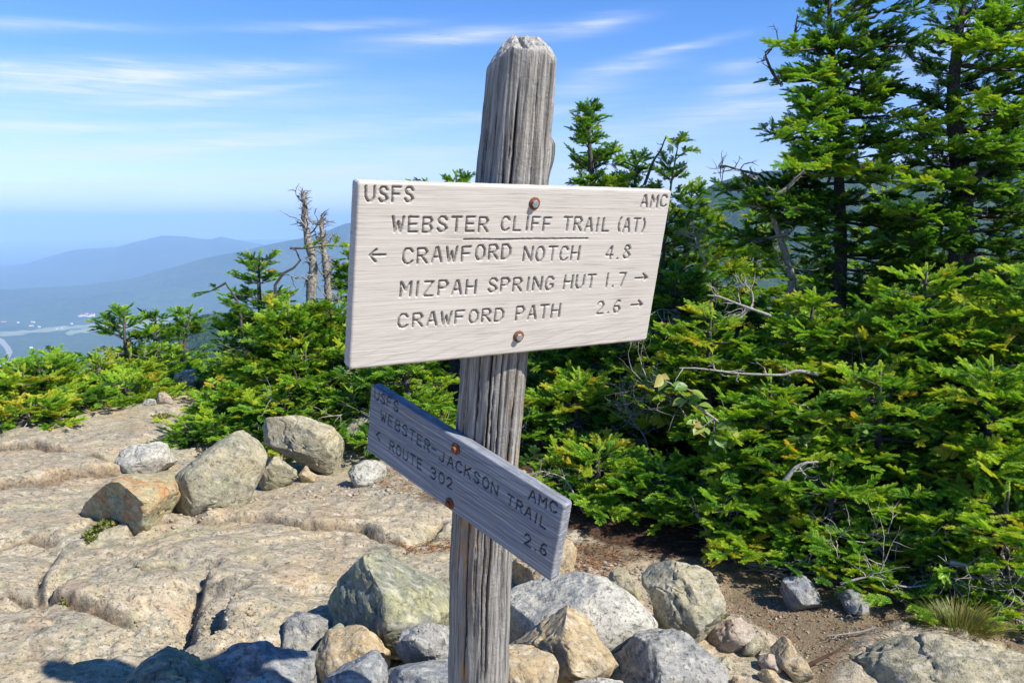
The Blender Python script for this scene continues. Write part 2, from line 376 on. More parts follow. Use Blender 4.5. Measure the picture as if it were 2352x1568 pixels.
BUMPS = [  # centre in the photograph, radii x/y in metres, rotation, height
    (600, 1300, .95, .45, .25, .10), (300, 1400, .55, .30, .4, .09), (650, 1440, .35, .40, .2, .10), (560, 1470, .22, .40, .2, .08),
    (150, 1190, .9, .55, .1, .10), (250, 975, 1.1, .7, .1, .07), (60, 1080, .8, .35, 0, .08), (120, 1480, .8, .35, .2, .05),
    (60, 1330, .5, .25, 0, .05), (800, 1180, .8, .4, 0, .05), (1000, 1320, .5, .3, 0, .05), (420, 930, .5, .5, 0, .10),
    (1700, 1540, .5, .35, 0, .06)]
DIRT = np.array(gp([(1300, 1240), (1420, 1215), (1700, 1240), (2000, 1290), (2500, 1330), (2700, 1500), (2352, 1490), (2250, 1462), (2060, 1430),
                    (1960, 1470), (1930, 1520), (1890, 1640), (1850, 1640), (1850, 1540), (1780, 1470), (1700, 1410), (1655, 1390), (1650, 1310), (1480, 1270), (1340, 1300)]))
LITTER_LINE = gp([(1180, 1190), (1350, 1225), (1500, 1258), (1700, 1268), (1950, 1300), (2150, 1340), (2600, 1420)])
def inside(P, poly):
    c = np.zeros(len(P), bool); n = len(poly)
    for i in range(n):
        a, b = poly[i], poly[(i+1) % n]
        k = ((a[1] > P[:, 1]) != (b[1] > P[:, 1])) & (P[:, 0] < (b[0]-a[0])*(P[:, 1]-a[1])/(b[1]-a[1]+1e-12)+a[0]); c ^= k
    return c
def ground_h(P, detail=True):
    P = np.asarray(P, float); n = len(P); z = np.zeros(n); Z3 = np.column_stack([P, np.zeros(n)])
    r = np.hypot(P[:, 0], P[:, 1])
    dirt = inside(P, DIRT).astype(float); ds, _, _ = seg_dist(P, list(map(tuple, DIRT))+[tuple(DIRT[0])])
    dirt = np.where(dirt > 0, np.clip(.5+ds/.12, 0, 1), np.clip(.5-ds/.12, 0, 1))
    ll = np.array(LITTER_LINE); litter = np.clip(.5+(P[:, 1]-np.interp(P[:, 0], ll[:, 0], ll[:, 1]))/.25, 0, 1)*sstep(P[:, 0], -1.0, .2)*(1-sstep(P[:, 1], 9, 12))
    # firs stand on litter behind the ledge too
    l2 = np.array(gp([(420, 1020), (600, 985), (800, 950), (1000, 1060), (1180, 1190)])); q2 = P[:, 1]-np.interp(P[:, 0], l2[:, 0], l2[:, 1]); s2 = 1
    lit2 = np.clip(.5+s2*q2/.25, 0, 1)*sstep(P[:, 0], -2.5, -2.0)*(1-sstep(P[:, 0], -.2, .2)); litter = np.maximum(litter, lit2*(1-sstep(P[:, 1], 10, 12)))
    soft = np.maximum(dirt, litter)
    z += .10*fbm(Z3*.55+3, 3)+.025*fbm(Z3*1.5+[9, 0, 0], 3)
    # foliation ridges running up to the right
    c, s_ = math.cos(.75), math.sin(.75); R = np.column_stack([P[:, 0]*c+P[:, 1]*s_, (-P[:, 0]*s_+P[:, 1]*c)*3.2, np.zeros(n)])
    z += (.008*(1-np.abs(fbm(R*1.6, 4))*2.2))*(1-soft*.8)
    crack = np.zeros(n)
    for (px, py, rx, ry, rot, hh) in BUMPS:
        g = on_ground(px, py); dx = P[:, 0]-g[0]; dy = P[:, 1]-g[1]
        u = (dx*math.cos(rot)+dy*math.sin(rot))/rx; v = (-dx*math.sin(rot)+dy*math.cos(rot))/ry
        q = u*u+v*v; z += .5*hh*np.clip(1-q, 0, None)**.8*(q < 1)
    jit = .03*fbm(Z3*6+5, 3); Pj = P+np.column_stack([jit, .03*fbm(Z3*6+15, 3)])
    for pts, st, gd, gw, L in CRACKS:
        d, sg, par = seg_dist(Pj, pts); endf = sstep(par, 0, .12)*(1-sstep(par, .88, 1)); sd = d*sg
        z += .8*st*endf*sstep(sd, -.012, .03)*np.exp(-np.clip(sd, 0, None)/L)
        g = np.exp(-(d/gw)**2)*endf; z -= gd*g; crack = np.maximum(crack, np.exp(-(d/(gw*1.1))**2)*endf*(gd > .015))
    # random fissures
    vn = fbm(Z3*1.3+[31, 5, 0], 4); fis = np.exp(-(vn/.018)**2)*sstep(fbm(Z3*.8+[3, 44, 0], 2), .02, .2)*(1-soft)
    z -= .010*fis; crack = np.maximum(crack, fis*.5)
    if detail:
        z += .006*fbm(Z3*7, 5, .6)*(1-soft*.4)+.0035*fbm(Z3*34+7, 3)
        z += dirt*.006*fbm(Z3*60, 2)
        k = fbm(Z3*3.1+[7, 1, 0], 3); z -= .010*sstep(k, .18, .215)*(1-soft)   # scaled-off patches with an edge
        crack = np.maximum(crack, .55*np.exp(-((k-.18)/.012)**2)*(1-soft))
    z -= dirt*.035
    q3 = np.column_stack([P[:, 0]*.8+P[:, 1]*.6, (P[:, 1]*.8-P[:, 0]*.6)*1.9, 0*P[:, 0]]); qq = 5.5*fbm(q3*.75+[2, 8, 0], 4, .42); fl = np.floor(qq); tt = qq-fl
    z += .012*(fl+sstep(tt, .90, 1.0))*(1-soft); crack = np.maximum(crack, .6*np.exp(-((tt-.92)/.02)**2)*(1-soft)*sstep(fbm(Z3*1.7+9, 2), -.25, .1))
    pd = fbm(Z3*11+[4, 4, 0], 4); z -= .006*sstep(pd, .25, .42)*(1-soft)
    # drop beyond the rim
    d, sg, _ = seg_dist(P, RIM); out = np.where(sg > 0, d, 0.0)
    z -= .55*np.clip(out-.15, 0, None)*sstep(out, 0, 1.2)+.03*out
    z += .12*sstep(P[:, 0], 1.5, 4)*sstep(P[:, 1], 3, 6)
    z += .25*sstep(r, 3, 9)*sstep(-P[:, 1], 0, 4)
    return z, np.clip(dirt-litter, 0, 1), litter, crack
def gz(x, y): return float(ground_h(np.array([[x, y]]), False)[0][0])

az_f = np.radians(np.concatenate([np.linspace(-180, -48, 34)[:-1], np.linspace(-48, 48, 700), np.linspace(48, 180, 34)[1:-1]]))
rr = np.concatenate([[.01, .25, .5, .8, 1.1, 1.4], np.geomspace(1.6, 9.0, 520), np.geomspace(9.05, 18, 60)[0:]])
A, Rr = np.meshgrid(az_f, rr, indexing='ij'); na, nr = A.shape
P = np.column_stack([(Rr*np.sin(A)).ravel(), (Rr*np.cos(A)).ravel()])
z, dirt, litter, crack = ground_h(P)
i = np.arange(na)[:, None]*nr; i2 = ((np.arange(na)+1) % na)[:, None]*nr; j = np.arange(nr-1)[None]
Q = np.stack([i+j, i2+j, i2+j+1, i+j+1], -1).reshape(-1, 4)
me = mesh_np('ground', np.column_stack([P, z]), Q[:, ::-1], M_LEDGE)
for nme, arr in (('dirt', dirt), ('litter', litter), ('crack', crack)): set_attr(me, nme, arr)
tag(link('ground', me), 'weathered tan bedrock ledge with dirt and needle litter at the right', kind='structure')

# ---------------------------------------------------------------- distant land
def crest(pts, D):
    o = []
    for px, py in pts:
        r = ray(px, py); hor = math.hypot(r[0], r[1]); o.append((math.degrees(math.atan2(r[0], r[1])), r[2]/hor*D))
    return np.array(o)
FLOOR = -760.0
RIDGES = [
    (30000, 2600, crest([(-900, 600), (-300, 590), (0, 578), (300, 560), (500, 552), (640, 550), (800, 545), (1100, 548), (1500, 540), (2600, 530)], 30000)),
    (15000, 2100, crest([(-900, 640), (-300, 630), (0, 617), (60, 606), (110, 590), (170, 573), (270, 567), (300, 558), (345, 547), (375, 541), (430, 543), (470, 549), (485, 549), (505, 543), (535, 549), (560, 553), (600, 560), (700, 590), (1000, 640)], 15000)),
    (9300, 950, crest([(-600, 700), (0, 665), (200, 655), (300, 640), (400, 612), (480, 590), (560, 574), (620, 560), (700, 545), (745, 532), (770, 522), (790, 514), (815, 509), (900, 490), (1100, 500), (1300, 520), (1600, 560), (2352, 600)], 9300)),
    (8300, 420, crest([(-600, 720), (0, 700), (150, 682), (300, 668), (420, 664), (520, 680), (700, 710), (1200, 750)], 8300)),
    (2600, 900, crest([(900, 800), (1250, 640), (1420, 540), (1540, 480), (1610, 441), (1640, 421), (1690, 405), (1760, 392), (1900, 385), (2100, 372), (2290, 352), (2352, 335), (2700, 300), (3300, 330)], 2600)),
    (1100, 330, crest([(-300, 900), (250, 850), (330, 790), (400, 735), (470, 712), (600, 712), (800, 730), (1200, 760), (2400, 790)], 1100)),
]
def land_h(a_deg, r, P3):
    slope = np.interp(r, [14, 40, 200, 900, 1900, 1e6], [-4.2, -17, -95, -430, FLOOR, FLOOR])
    z = slope+0*a_deg
    for D, w, c in RIDGES:
        Hc = np.interp(a_deg, c[:, 0], c[:, 1]); wob = 1+.25*fbm(P3/(w*1.3)+D, 3)
        k = Hc-FLOOR; q = (r-D)/(w*wob); prof = np.clip(np.exp(-np.abs(q)**1.6*.9)-.05, 0, None)/.95
        zz = FLOOR+np.clip(k, 0, None)*prof*(1+.0*q); zz -= np.clip(k, 0, None)*prof*.22*np.abs(fbm(P3/(w*.55)+3, 4))*sstep(np.abs(q), .05, .6)
        z = np.maximum(z, zz)
    far = sstep(r, 300, 3000); z += 9*fbm(P3/320, 4)*sstep(z, FLOOR+2, FLOOR+60)+far*0
    z += 2.5*fbm(P3/45, 3)*(1-far)*sstep(r, 30, 200)
    return z
azl = np.radians(np.concatenate([np.linspace(-180, -60, 40)[:-1], np.linspace(-60, 60, 620), np.linspace(60, 180, 40)[1:-1]]))
rl = np.concatenate([np.geomspace(14, 2000, 60)[:-1], np.geomspace(2000, 45000, 200)])
A, Rr = np.meshgrid(azl, rl, indexing='ij'); na, nr = A.shape
P2 = np.column_stack([(Rr*np.sin(A)).ravel(), (Rr*np.cos(A)).ravel(), np.zeros(A.size)])
zl = land_h(np.degrees(A.ravel()), Rr.ravel(), P2)
i = np.arange(na)[:, None]*nr; i2 = ((np.arange(na)+1) % na)[:, None]*nr; j = np.arange(nr-1)[None]
Q = np.stack([i+j, i2+j, i2+j+1, i+j+1], -1).reshape(-1, 4)
m_land, t = material('forested_land'); co = t.coord('Object')
f1 = t.noise(co, .0011, 6, .6); f2 = t.noise(co, .012, 5, .65); f3 = t.noise(co, .09, 4, .7)
c = t.mix(t.rng(f1, .4, .6), (.014, .045, .022), (.055, .10, .030)); c = t.mix(t.rng(f2, .42, .66), c, (.028, .055, .028))
c = t.mix(t.math('MULTIPLY', t.rng(f3, .5, .62), .6), c, (.10, .14, .05))
t.set(t.p.inputs['Base Color'], c); t.p.inputs['Roughness'].default_value = 1; t.p.inputs['Specular IOR Level'].default_value = .05
t.set(t.p.inputs['Normal'], t.bump(t.math('ADD', f2, t.math('MULTIPLY', f3, .25)), 1.0, 30))
P2[:, 2] = zl
tag(link('hills', mesh_np('hills', P2, Q[:, ::-1], m_land)), 'blue forested mountains rising beyond a wide valley', kind='structure')

def on_floor(px, py, z=FLOOR): return on_ground(px, py, z)
def sheet(name, outline, z, mat, label, kind='structure'):
    bm = bmesh.new(); vs = [bm.verts.new(on_floor(px, py, z)) for px, py in outline]; f = bm.faces.new(vs)
    if f.normal.z < 0: f.normal_flip()
    bmesh.ops.triangulate(bm, faces=[f]); me = bpy.data.meshes.new(name); bm.normal_update(); bm.to_mesh(me); bm.free(); me.materials.append(mat)
    return tag(link(name, me), label, kind=kind)
M_FIELD = simple('meadow_grass', (.22, .27, .12), 1, 0, None, .4, .006); M_FIELD.node_tree.nodes
M_FIELD2 = simple('pale_field', (.24, .26, .14), 1, 0, None, .3, .01)
M_ROAD = simple('pale_road', (.30, .28, .25), 1, 0, None, .1, .02)
rnd = random.Random(5)
def strip(pts, w):
    up = []; dn = []
    for k, (x, y) in enumerate(pts):
        e = w*(.55+.9*rnd.random()) if 0 < k < len(pts)-1 else .6
        up.append((x, y-e)); dn.append((x, y+e))
    return up+dn[::-1]
def lerp_pts(pts, n):
    pts = np.array(pts, float); t = np.linspace(0, len(pts)-1, n); return [(np.interp(q, range(len(pts)), pts[:, 0]), np.interp(q, range(len(pts)), pts[:, 1])) for q in t]
sheet('meadow', strip(lerp_pts([(-60, 768), (30, 766), (130, 755), (210, 748), (300, 742), (420, 730)], 26), 4.2), FLOOR+4, M_FIELD2, 'pale strip of open fields across the far valley floor')
sheet('meadow', strip(lerp_pts([(150, 766), (200, 757), (250, 754), (300, 750), (390, 742)], 18), 6), FLOOR+2, M_FIELD, 'green meadow below the large white hotel in the valley')
sheet('meadow', strip(lerp_pts([(310, 738), (360, 732), (430, 728)], 10), 2.2), FLOOR+6, M_FIELD2, 'narrow pale field right of the valley hotel')
sheet('road', [(x-6+q, y) for x, y, q in [(-26, 770, 0), (2, 785, 0), (14, 797, 0), (21, 808, 0), (17, 818, 0), (10, 828, 0), (4, 845, 0)]]+[(x+q, y) for x, y, q in [(14, 845, 0), (19, 829, 0), (24, 819, 0), (29, 808, 0), (22, 795, 0), (9, 780, 0), (-22, 765, 0)]], FLOOR+3, M_ROAD, 'pale curving highway crossing the valley at the left edge')

# buildings far down in the valley
M_WALLW = simple('white_clapboard', (.80, .77, .70), .8, 0, None, .05, .05); M_ROOFR = simple('red_roof', (.42, .13, .09), .8, 0, None, .1, .05)
M_ROOFG = simple('pale_metal_roof', (.66, .67, .69), .6, 0, None, .1, .05); M_WIN = simple('window_glass', (.05, .06, .07), .2, 0, None, .1, .05)
def box(g, c, s, rz=0.0):
    v = np.array([[x, y, z] for x in (-.5, .5) for y in (-.5, .5) for z in (0, 1)])*np.array(s); cr, sr = math.cos(rz), math.sin(rz)
    v = np.column_stack([v[:, 0]*cr-v[:, 1]*sr, v[:, 0]*sr+v[:, 1]*cr, v[:, 2]])+np.array(c)
    g.add(v, [(0, 1, 3, 2), (4, 6, 7, 5), (0, 4, 5, 1), (2, 3, 7, 6), (1, 5, 7, 3), (0, 2, 6, 4)])
def gable(g, c, s, rz=0.0):
    L, Wd, H = s; v = np.array([[-L/2, -Wd/2, 0], [L/2, -Wd/2, 0], [L/2, Wd/2, 0], [-L/2, Wd/2, 0], [-L/2, 0, H], [L/2, 0, H]]); cr, sr = math.cos(rz), math.sin(rz)
    v = np.column_stack([v[:, 0]*cr-v[:, 1]*sr, v[:, 0]*sr+v[:, 1]*cr, v[:, 2]])+np.array(c)
    g.add(v, [(0, 1, 5, 4), (2, 3, 4, 5), (0, 3, 2, 1)]); g.add(v, [(0, 4, 3), (1, 2, 5)])
hp = on_floor(200, 728)
ho = empty('hotel', hp, 'large white hotel with long wings and red roofs on the far valley floor', 'hotel')
g = Geo(); g2 = Geo(); g3 = Geo()
for cx_, cy_, l, w_, hh, rz in [(0, 0, 100, 20, 18, .15), (-45, -15, 20, 50, 18, .15), (30, -18, 18, 44, 18, .15), (50, 4, 24, 24, 26, .15), (-8, 10, 22, 22, 30, .15)]:
    box(g, (cx_, cy_, 0), (l, w_, hh), rz)
    if l > w_: gable(g2, (cx_, cy_, hh+.01), (l+2, w_+2, 8), rz)
    else: gable(g2, (cx_, cy_, hh+.01), (w_+2, l+2, 8), rz+math.pi/2)
link('wall', g.mesh('hotel_wall', M_WALLW, False), ho); link('roof', g2.mesh('hotel_roof', M_ROOFR, False), ho)
hr = random.Random(3)
HOUSES = [(195, 711, 26, 'r'), (188, 713, 16, 'w'), (225, 716, 14, 'w'), (229, 722, 12, 'w'), (218, 717, 10, 'w'), (149, 714, 12, 'w'), (152, 719, 10, 'w'), (57, 727, 12, 'w'),
          (78, 725, 14, 'w'), (76, 741, 26, 'w'), (72, 749, 30, 'r'), (90, 752, 18, 'w'), (42, 742, 14, 'w'), (8, 740, 34, 'r'), (-6, 742, 22, 'w'), (318, 730, 22, 'w'), (330, 728, 16, 'w'),
          (72, 800, 16, 'w'), (165, 745, 16, 'w'), (118, 728, 10, 'w'), (98, 726, 12, 'w'), (142, 756, 16, 'w'), (131, 757, 12, 'w')]
for px, py, L, k in HOUSES:
    b = empty('house', on_floor(px, py), 'tiny pale building among trees on the valley floor', 'house', 'small buildings scattered in the far valley')
    g = Geo(); rz = hr.uniform(-.4, .4); box(g, (0, 0, 0), (L, L*.6, 7), rz); link('wall', g.mesh('wall', M_WALLW, False), b)
    g = Geo(); gable(g, (0, 0, 7.01), (L+1.5, L*.6+1.5, 4), rz); link('roof', g.mesh('roof', M_ROOFR if k == 'r' else M_ROOFG, False), b)

# haze over the whole country
bm = bmesh.new(); bmesh.ops.create_cube(bm, size=1); me = bpy.data.meshes.new('haze'); bm.to_mesh(me); bm.free()
mh = bpy.data.materials.new('haze_air'); mh.use_nodes = True; th = NT(mh.node_tree); th.n.clear()
vo = th.new('ShaderNodeOutputMaterial'); pv = th.new('ShaderNodeVolumePrincipled'); th.l.new(pv.outputs[0], vo.inputs['Volume'])
pv.inputs['Color'].default_value = (.40, .63, 1.0, 1); pv.inputs['Density'].default_value = .85e-4; pv.inputs['Anisotropy'].default_value = -.25
me.materials.append(mh)
hz = link('haze', me, loc=(0, 0, (FLOOR-60+520)/2)); hz.scale = (96000, 96000, 520-FLOOR+60)
tag(hz, 'blue summer haze filling the valley', kind='stuff')
mh.cycles.homogeneous_volume = True if hasattr(mh.cycles, 'homogeneous_volume') else True
# ---------------------------------------------------------------- the post
CAMV = np.array([0, 0, CAMZ])
AX = np.array([[.0228, 1.6121, .3565], [.0121, 1.6367, .2291], [0, 1.6632, .0901], [-.0404, 1.7356, -.3077], [-.0582, 1.7789, -.5293], [-.0763, 1.8391, -.8206], [-.088, 1.916, -1.164], [-.098, 1.985, -1.52]])+CAMV
RAD = np.array([.064, .070, .0745, .0735, .0735, .0755, .077, .080])
post = empty('signpost', AX[-1], 'thick weathered grey log post standing in a pile of rocks', 'post')
nz, na_ = 520, 220
tz = np.linspace(0, 1, nz); ks = np.linspace(0, 1, len(AX))
L_ = np.concatenate([[0], np.cumsum(np.linalg.norm(np.diff(AX, axis=0), axis=1))]); Lt = L_[-1]
ctr = np.column_stack([np.interp(tz*Lt, L_, AX[:, k]) for k in range(3)])
for _ in range(30): ctr[1:-1] = (ctr[:-2]+ctr[1:-1]*2+ctr[2:])/4
rad = np.interp(tz*Lt, L_, RAD)
ax = AX[0]-AX[-1]; ax /= np.linalg.norm(ax)
e1 = np.cross(ax, [0, 1, 0]); e1 /= np.linalg.norm(e1); e1 = -e1 if e1[0] < 0 else e1; e2 = np.cross(ax, e1)      # e1 to the right
if e2[1] < 0: e2 = -e2                                                                                          # e2 away
th_ = np.arange(na_)*2*np.pi/na_
T, Z = np.meshgrid(th_, tz*Lt); C = np.cos(T); Sn = np.sin(T)
rr_ = np.interp(Z, tz*Lt, rad)
q = np.column_stack([C.ravel()*.074, Sn.ravel()*.074, Z.ravel()])
gn = fbm(np.column_stack([q[:, 0]*60, q[:, 1]*60, q[:, 2]*2.2]), 4).reshape(T.shape)
gn2 = fbm(np.column_stack([q[:, 0]*170, q[:, 1]*170, q[:, 2]*7]), 3).reshape(T.shape)
lump = fbm(q*9, 3).reshape(T.shape)
rr_ = rr_*(1+.035*lump)+.0030*gn+.0020*gn2
# long drying checks
crk = np.zeros_like(T); pr = random.Random(11)
checks = [(-1.05, 0, .5, .006), (-1.62, .06, 1.0, .010), (-2.0, .45, 1.52, .009), (-1.30, .50, 1.52, .008), (-.62, .02, .35, .006), (-.85, .55, 1.2, .007), (-2.45, .1, 1.1, .007), (-.5, .8, 1.52, .006), (-2.9, .3, 1.5, .006), (-1.85, .14, .42, .006), (-1.47, .75, 1.52, .005), (-2.2, 0.1, .6, .005)]
for a0, z0, z1, dep in checks+[(pr.uniform(-3.1, 0), *sorted((pr.uniform(0, 1.5), pr.uniform(0, 1.5))), pr.uniform(.002, .004)) for _ in range(38)]:
    aw = a0+.05*perlin(np.column_stack([Z.ravel()*5, np.full(Z.size, a0*7), np.zeros(Z.size)])).reshape(T.shape)+.012*perlin(np.column_stack([Z.ravel()*45, np.full(Z.size, a0*3), np.zeros(Z.size)])).reshape(T.shape)
    dd = (T-aw+np.pi) % (2*np.pi)-np.pi; w_ = .016*(dep/.006)**.6
    e = sstep(Z, z0, z0+.08)*(1-sstep(Z, z1-.08, z1)); g_ = np.exp(-(dd/w_)**2)*e; rr_ -= dep*1.5*g_; crk = np.maximum(crk, g_*min(1, dep/.005))
# knob on the right, about a third of a metre below the tip
kd = ((T+.05+np.pi) % (2*np.pi)-np.pi); rr_ += .010*np.exp(-(kd/.35)**2)*sstep(Z, .175, .195)*(1-sstep(Z, .21, .27))
Vp = ctr[np.repeat(np.arange(nz), na_)].reshape(nz, na_, 3)+rr_[..., None]*(C[..., None]*e1+Sn[..., None]*e2)
# the tip is worn to a slanting, frayed dome: surfaces below which wood is gone
rel = Vp-ctr[0]; hgt = rel@ax; xx = rel@e1; yy = rel@e2
top = .0-.9*np.clip(-xx-.022, 0, None)-.6*np.clip(xx-.030, 0, None)-16*np.clip(-xx-.035, 0, None)**2-14*np.clip(xx-.04, 0, None)**2-.35*np.clip(-yy-.01, 0, None)
fr = fbm(np.column_stack([xx.ravel()*90, yy.ravel()*90, np.zeros(xx.size)]), 3).reshape(xx.shape)
top = top+.007*fr
Vp = Vp+np.minimum(0, top-hgt)[..., None]*ax
tipm = sstep(hgt, top-.012, top-.001)
# close the top with rings that shrink to the middle
caps = []; n_c = 40
base_ring = rel[0]
for k in range(1, n_c+1):
    s = 1-k/n_c; x_ = (rr_[0]*C[0])*s; y_ = (rr_[0]*Sn[0])*s
    tp = .0-.9*np.clip(-x_-.022, 0, None)-.6*np.clip(x_-.030, 0, None)-16*np.clip(-x_-.035, 0, None)**2-14*np.clip(x_-.04, 0, None)**2-.35*np.clip(-y_-.01, 0, None)
    tp += .007*fbm(np.column_stack([x_*90, y_*90, 0*x_]), 3)+.0035*fbm(np.column_stack([x_*260, y_*260, 0*x_+3]), 2)+.004*(1-s)
    chk = np.exp(-((x_+.012+.25*y_)/.0035)**2)*.012
    caps.append(ctr[0]+x_[:, None]*e1+y_[:, None]*e2+(tp-chk)[:, None]*ax)
caps = np.array(caps[::-1]); allV = np.concatenate([caps, Vp], 0); n_r = len(allV)
i = np.arange(n_r-1)[:, None]*na_; j = np.arange(na_)[None]; k = (j+1) % na_
Q = np.stack([i+j, i+na_+j, i+na_+k, i+k], -1).reshape(-1, 4)
me = mesh_np('log', allV.reshape(-1, 3)-AX[-1], Q, M_POST)
set_attr(me, 'crack', np.concatenate([np.zeros(n_c*na_), crk.ravel()])); set_attr(me, 'tip', np.concatenate([np.ones(n_c*na_)*.9, tipm.ravel()*.9]))
gc = allV.reshape(-1, 3)-ctr[-1]; gco = np.column_stack([gc@e1-0, gc@e2, gc@ax]); a_ = me.attributes.new('grain_co', 'FLOAT_VECTOR', 'POINT')
# grain follows the leaning axis
cc = np.concatenate([np.repeat(ctr[:1], n_c, 0), ctr]); off = np.repeat(cc, na_, 0)-ctr[-1]
gco[:, 0] -= off@e1; gco[:, 1] -= off@e2; a_.data.foreach_set('vector', gco.astype(np.float32).ravel())
link('log', me, post)

# ---------------------------------------------------------------- routed lettering
ST = {  # strokes in a 0..1 by 0..1 cell
 'A': [[(0, 0), (.42, 1)], [(.58, 1), (1, 0)], [(.3, .34), (.72, .34)]], 'B': [[(0, 0), (0, 1)], [(.12, 1), (.7, 1), (.9, .8), (.7, .55), (.15, .55)], [(.7, .5), (.95, .25), (.75, 0), (.12, 0)]],
 'C': [[(.95, .8), (.72, 1), (.3, 1), (.03, .72), (.03, .3), (.25, .05)], [(.5, 0), (.72, 0), (.95, .16)]], 'D': [[(0, 0), (0, 1)], [(.15, 1), (.6, 1), (.95, .72), (.95, .3), (.6, 0), (.15, 0)]],
 'E': [[(0, 0), (0, 1)], [(.12, 1), (.9, 1)], [(.15, .52), (.75, .52)], [(.12, 0), (.9, 0)]], 'F': [[(0, 0), (0, 1)], [(.12, 1), (.9, 1)], [(.15, .52), (.75, .52)]],
 'G': [[(.95, .82), (.72, 1), (.3, 1), (.03, .7), (.03, .3), (.3, 0), (.7, 0), (.95, .2), (.95, .42), (.6, .42)]], 'H': [[(0, 0), (0, 1)], [(1, 0), (1, 1)], [(.15, .52), (.88, .52)]],
 'I': [[(.5, 0), (.5, 1)]], 'J': [[(.8, 1), (.8, .25), (.6, 0), (.3, 0), (.08, .22)]], 'K': [[(0, 0), (0, 1)], [(.15, .5), (.95, 1)], [(.4, .62), (.98, 0)]],
 'L': [[(.1, 1), (.1, 0)], [(.22, 0), (.95, 0)]], 'M': [[(0, 0), (0, 1)], [(.1, .92), (.5, .42), (.9, .92)], [(1, 1), (1, 0)]], 'N': [[(0, 0), (0, 1)], [(.1, .92), (.9, .08)], [(1, 0), (1, 1)]],
 'O': [[(.03, .3), (.03, .72), (.3, 1), (.68, 1)], [(.97, .72), (.97, .3), (.7, 0), (.3, 0)], [(.68, 1), (.97, .72)], [(.3, 0), (.03, .3)]], 'P': [[(0, 0), (0, 1)], [(.12, 1), (.7, 1), (.95, .76), (.7, .48), (.15, .48)]],
 'R': [[(0, 0), (0, 1)], [(.12, 1), (.7, 1), (.95, .76), (.7, .5), (.15, .5)], [(.5, .42), (.98, 0)]],
 'S': [[(.95, .8), (.7, 1), (.3, 1), (.05, .78), (.25, .57), (.75, .43), (.97, .22), (.7, 0), (.3, 0), (.03, .2)]], 'T': [[(0, 1), (1, 1)], [(.5, .88), (.5, 0)]],
 'U': [[(0, 1), (0, .3), (.3, 0), (.7, 0), (1, .3), (1, 1)]], 'W': [[(0, 1), (.25, 0)], [(.3, .08), (.5, .7)], [(.5, .7), (.7, .08)], [(.75, 0), (1, 1)]], 'Z': [[(.05, 1), (.95, 1), (.05, .05)], [(.18, 0), (.98, 0)]],
 '0': [[(.03, .3), (.03, .72), (.3, 1), (.68, 1), (.97, .72), (.97, .3), (.7, 0), (.3, 0), (.03, .3)]], '1': [[(.5, 0), (.5, 1)]], '2': [[(.05, .78), (.3, 1), (.7, 1), (.95, .76), (.8, .5), (.05, 0)], [(.18, 0), (.98, 0)]],
 '3': [[(.05, .85), (.3, 1), (.7, 1), (.93, .78), (.7, .54), (.4, .54)], [(.7, .5), (.96, .25), (.7, 0), (.3, 0), (.03, .17)]], '4': [[(.75, 0), (.75, 1)], [(.68, .95), (.02, .33)], [(.12, .3), (.98, .3)]],
 '6': [[(.85, .95), (.5, 1), (.12, .7), (.03, .3), (.3, 0), (.7, 0), (.95, .26), (.7, .52), (.2, .5)]], '7': [[(.05, 1), (.95, 1), (.45, 0)]],
 '8': [[(.5, .54), (.12, .76), (.3, 1), (.7, 1), (.88, .76), (.5, .54)], [(.4, .5), (.03, .25), (.3, 0), (.7, 0), (.97, .25), (.6, .5)]],
 '.': [[(.5, 0), (.5, .04)]], '-': [[(.2, .5), (.8, .5)]], '(': [[(.8, 1.02), (.4, .7), (.4, .3), (.8, -.02)]], ')': [[(.2, 1.02), (.6, .7), (.6, .3), (.2, -.02)]], '<': [[(.95, .95), (.15, .5), (.95, .05)]], ' ': []}
NARROW = {'I': .42, '1': .42, '.': .5, '(': .6, ')': .6, '-': .8, 'W': 1.1}
